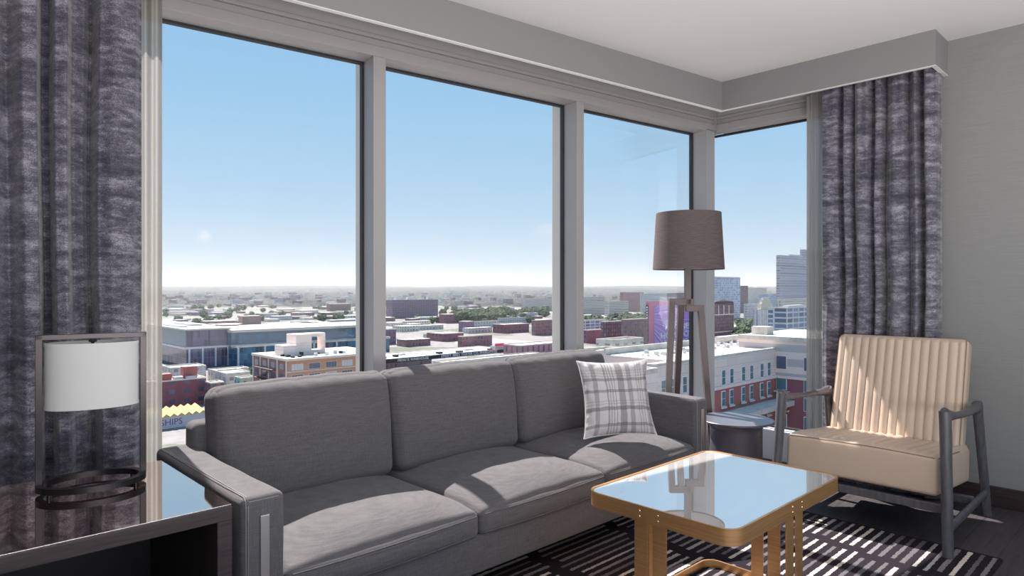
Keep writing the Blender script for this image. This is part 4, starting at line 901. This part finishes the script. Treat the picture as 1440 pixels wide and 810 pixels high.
# scattered low buildings, each its own object
def hill_z(p, d):
    if d < 1950: return GZ
    f_ = min(1, max(0, (d - 2000) / 6500)); q = Vector((p.x, p.y, 0)); return GZ + 4 + 84 * f_ ** 1.25 + 26 * f_ * noise.noise(q * .0007)
kinds = ((F_white, 'white flat-roofed'), (F_brick, 'brown brick'), (F_grey, 'grey'), (F_red, 'red brick'), (F_cream, 'cream'), (F_purple, 'purple-brown'), (F_dark, 'dark brick'))
panes = ((215, 505, 'left'), (535, 775, 'middle'), (815, 990, 'right-hand'), (1000, 1140, 'corner'))
def where(px, a, c, t): 
    return ('left', 'middle', 'right')[min(2, int(3 * (px - a) / (c - a)))], ('among the nearer roofs', 'in the middle distance', 'in the far haze', 'on the wooded hills')[0 if t < 800 else 1 if t < 1300 else 2 if t < 2100 else 3]
random.seed(21); cnt = 0
for it in range(3000):
    a, c, nm = panes[min(3, int(random.random() * 3.3))] if it % 5 else panes[0]
    px = random.uniform(a, c); t = math.exp(random.uniform(math.log(470), math.log(4000)))
    if any(q[0] - 6 < px < q[1] and q[2] < t < q[3] for q in TAKEN): continue
    if nm in ('right-hand', 'corner') and t < 1000: continue
    if nm == 'middle' and 640 < px < 706 and 1000 < t < 1500: continue
    P = at(px, t); w, d, h_ = random.uniform(9, 34) * (1 + t / 2500) * (.55 if t > 1900 else 1), random.uniform(10, 24), random.uniform(3, 8) * (1 + (random.random() < .1) * 1.2) * (.6 if t > 1900 else 1)
    z0 = hill_z(P, t); TAKEN.append((px - 2, px + w * 500 / t + 1, t - 10, t + 32)); m, kn = kinds[int(random.random() ** 1.3 * 7)]; hx, far = where(px, a, c, t)
    lab = '%s low building %s, %s part of the %s window pane' % (kn, far, hx, nm)
    tag(obj('building', box(BM(), P.x, P.x + w, P.y, P.y + d, z0 - (6 if t > 1950 else 0), z0 + h_ + (9 if t > 1950 else 0)), m, loc=(P.x, P.y, z0)), lab, 'building', lab + 's group'); cnt += 1
    if cnt >= 290: break
# trees
M_leaf = mat('tree leaves', (.10, .15, .07), .9, spec=.1); T = NT(M_leaf); T.col(T.ramp(T.noise(T.co(), .5, 5, .7), ((.3, (.035, .055, .035)), (.7, (.13, .165, .095)))))
M_trunk = mat('tree bark', (.14, .10, .08), .9)
def tree_proto(sd):
    b = BM(); bmesh.ops.create_icosphere(b, subdivisions=4, radius=1)
    for v in b.verts:
        n_ = noise.noise(v.co * 1.8 + Vector((sd, 0, 0))) * .38 + noise.noise(v.co * 4.5 + Vector((sd, 3, 0))) * .22 + noise.noise(v.co * 10) * .1; v.co *= 1 + n_; v.co.z = v.co.z * .82 + .95
    me = bpy.data.meshes.new('crown'); b.to_mesh(me); b.free(); me.materials.append(M_leaf); return me
protos = [tree_proto(i * 3.7) for i in range(3)]; tb = BM(); lathe(tb, (0, 0, 0), [(.07, 0), (.05, .6)], 8); tme = bpy.data.meshes.new('trunk'); tb.to_mesh(tme); tb.free(); tme.materials.append(M_trunk)
def tree(px, t, s_, label, group, z=GZ):
    e = empty('tree', at(px, t, z), label, 'tree', group); e.scale = (s_, s_, s_); e.rotation_euler = (0, 0, random.random() * 6)
    for nm_, me in (('crown', random.choice(protos)), ('trunk', tme)):
        o = bpy.data.objects.new(nm_, me); COL.objects.link(o); o.parent = e
for i in range(90):
    px = random.uniform(640, 706); sd_ = ('left', 'middle', 'right')[min(2, int((px - 640) / 22))]
    tree(px, random.uniform(990, 1290), random.uniform(6, 9.5), 'dark green tree in the dense grove, %s part, beyond the middle pane' % sd_, 'dense grove, %s part' % sd_)
for i in range(50):
    t = random.uniform(520, 950); nr_ = 'nearer' if t < 730 else 'farther'
    tree(random.uniform(1031, 1070), t, random.uniform(3.8, 6), 'green tree in the %s half of the belt beyond the corner pane' % nr_, 'corner tree belt, %s half' % nr_)
for i in range(56):
    px = random.uniform(815, 910); sd_ = 'left' if px < 862 else 'right'
    tree(px, random.uniform(820, 1100), random.uniform(5, 8.5), 'green tree in the %s half of the strip behind the brown warehouses' % sd_, 'warehouse tree strip, %s half' % sd_)
for i in range(84):
    t = random.uniform(900, 1900); px, nm = random.choice(((random.uniform(215, 500), 'left'), (random.uniform(545, 770), 'middle'))); fr_n = 'nearer' if t < 1350 else 'farther'
    tree(px, t, random.uniform(4.5, 7.5), '%s hazy tree among the low buildings beyond the %s pane' % (fr_n, nm), '%s hazy trees beyond the %s pane' % (fr_n, nm))
for i in range(16): tree(random.uniform(700, 770), random.uniform(1250, 1450), random.uniform(6, 9), 'green tree below the white parking deck', 'trees below the parking deck')
for px, t in ((338, 372), (345, 366), (351, 378), (333, 380)): tree(px, t, random.uniform(3.2, 4.2), 'small bright green street tree beside the glass pavilion', 'street trees beside the glass pavilion')

# haze over the city
hz = bpy.data.materials.new('haze'); hz.use_nodes = True; n, k_ = hz.node_tree.nodes, hz.node_tree.links; n.remove(n['Principled BSDF'])
vs_ = n.new('ShaderNodeVolumeScatter'); vs_.inputs['Color'].default_value = (1, .975, .97, 1); vs_.inputs['Density'].default_value = HAZE; vs_.inputs['Anisotropy'].default_value = .2; k_.new(vs_.outputs[0], n['Material Output'].inputs['Volume'])
b = BM(); A = [at(px, t) for px, t in ((-300, 470), (1500, 470), (1500, 12000), (-300, 12000))]; slab(b, [(p.x, p.y) for p in A], GZ - 5, 170)
tag(obj('haze', b, hz), 'thin summer haze lying over the distant city', 'haze', kind='stuff')
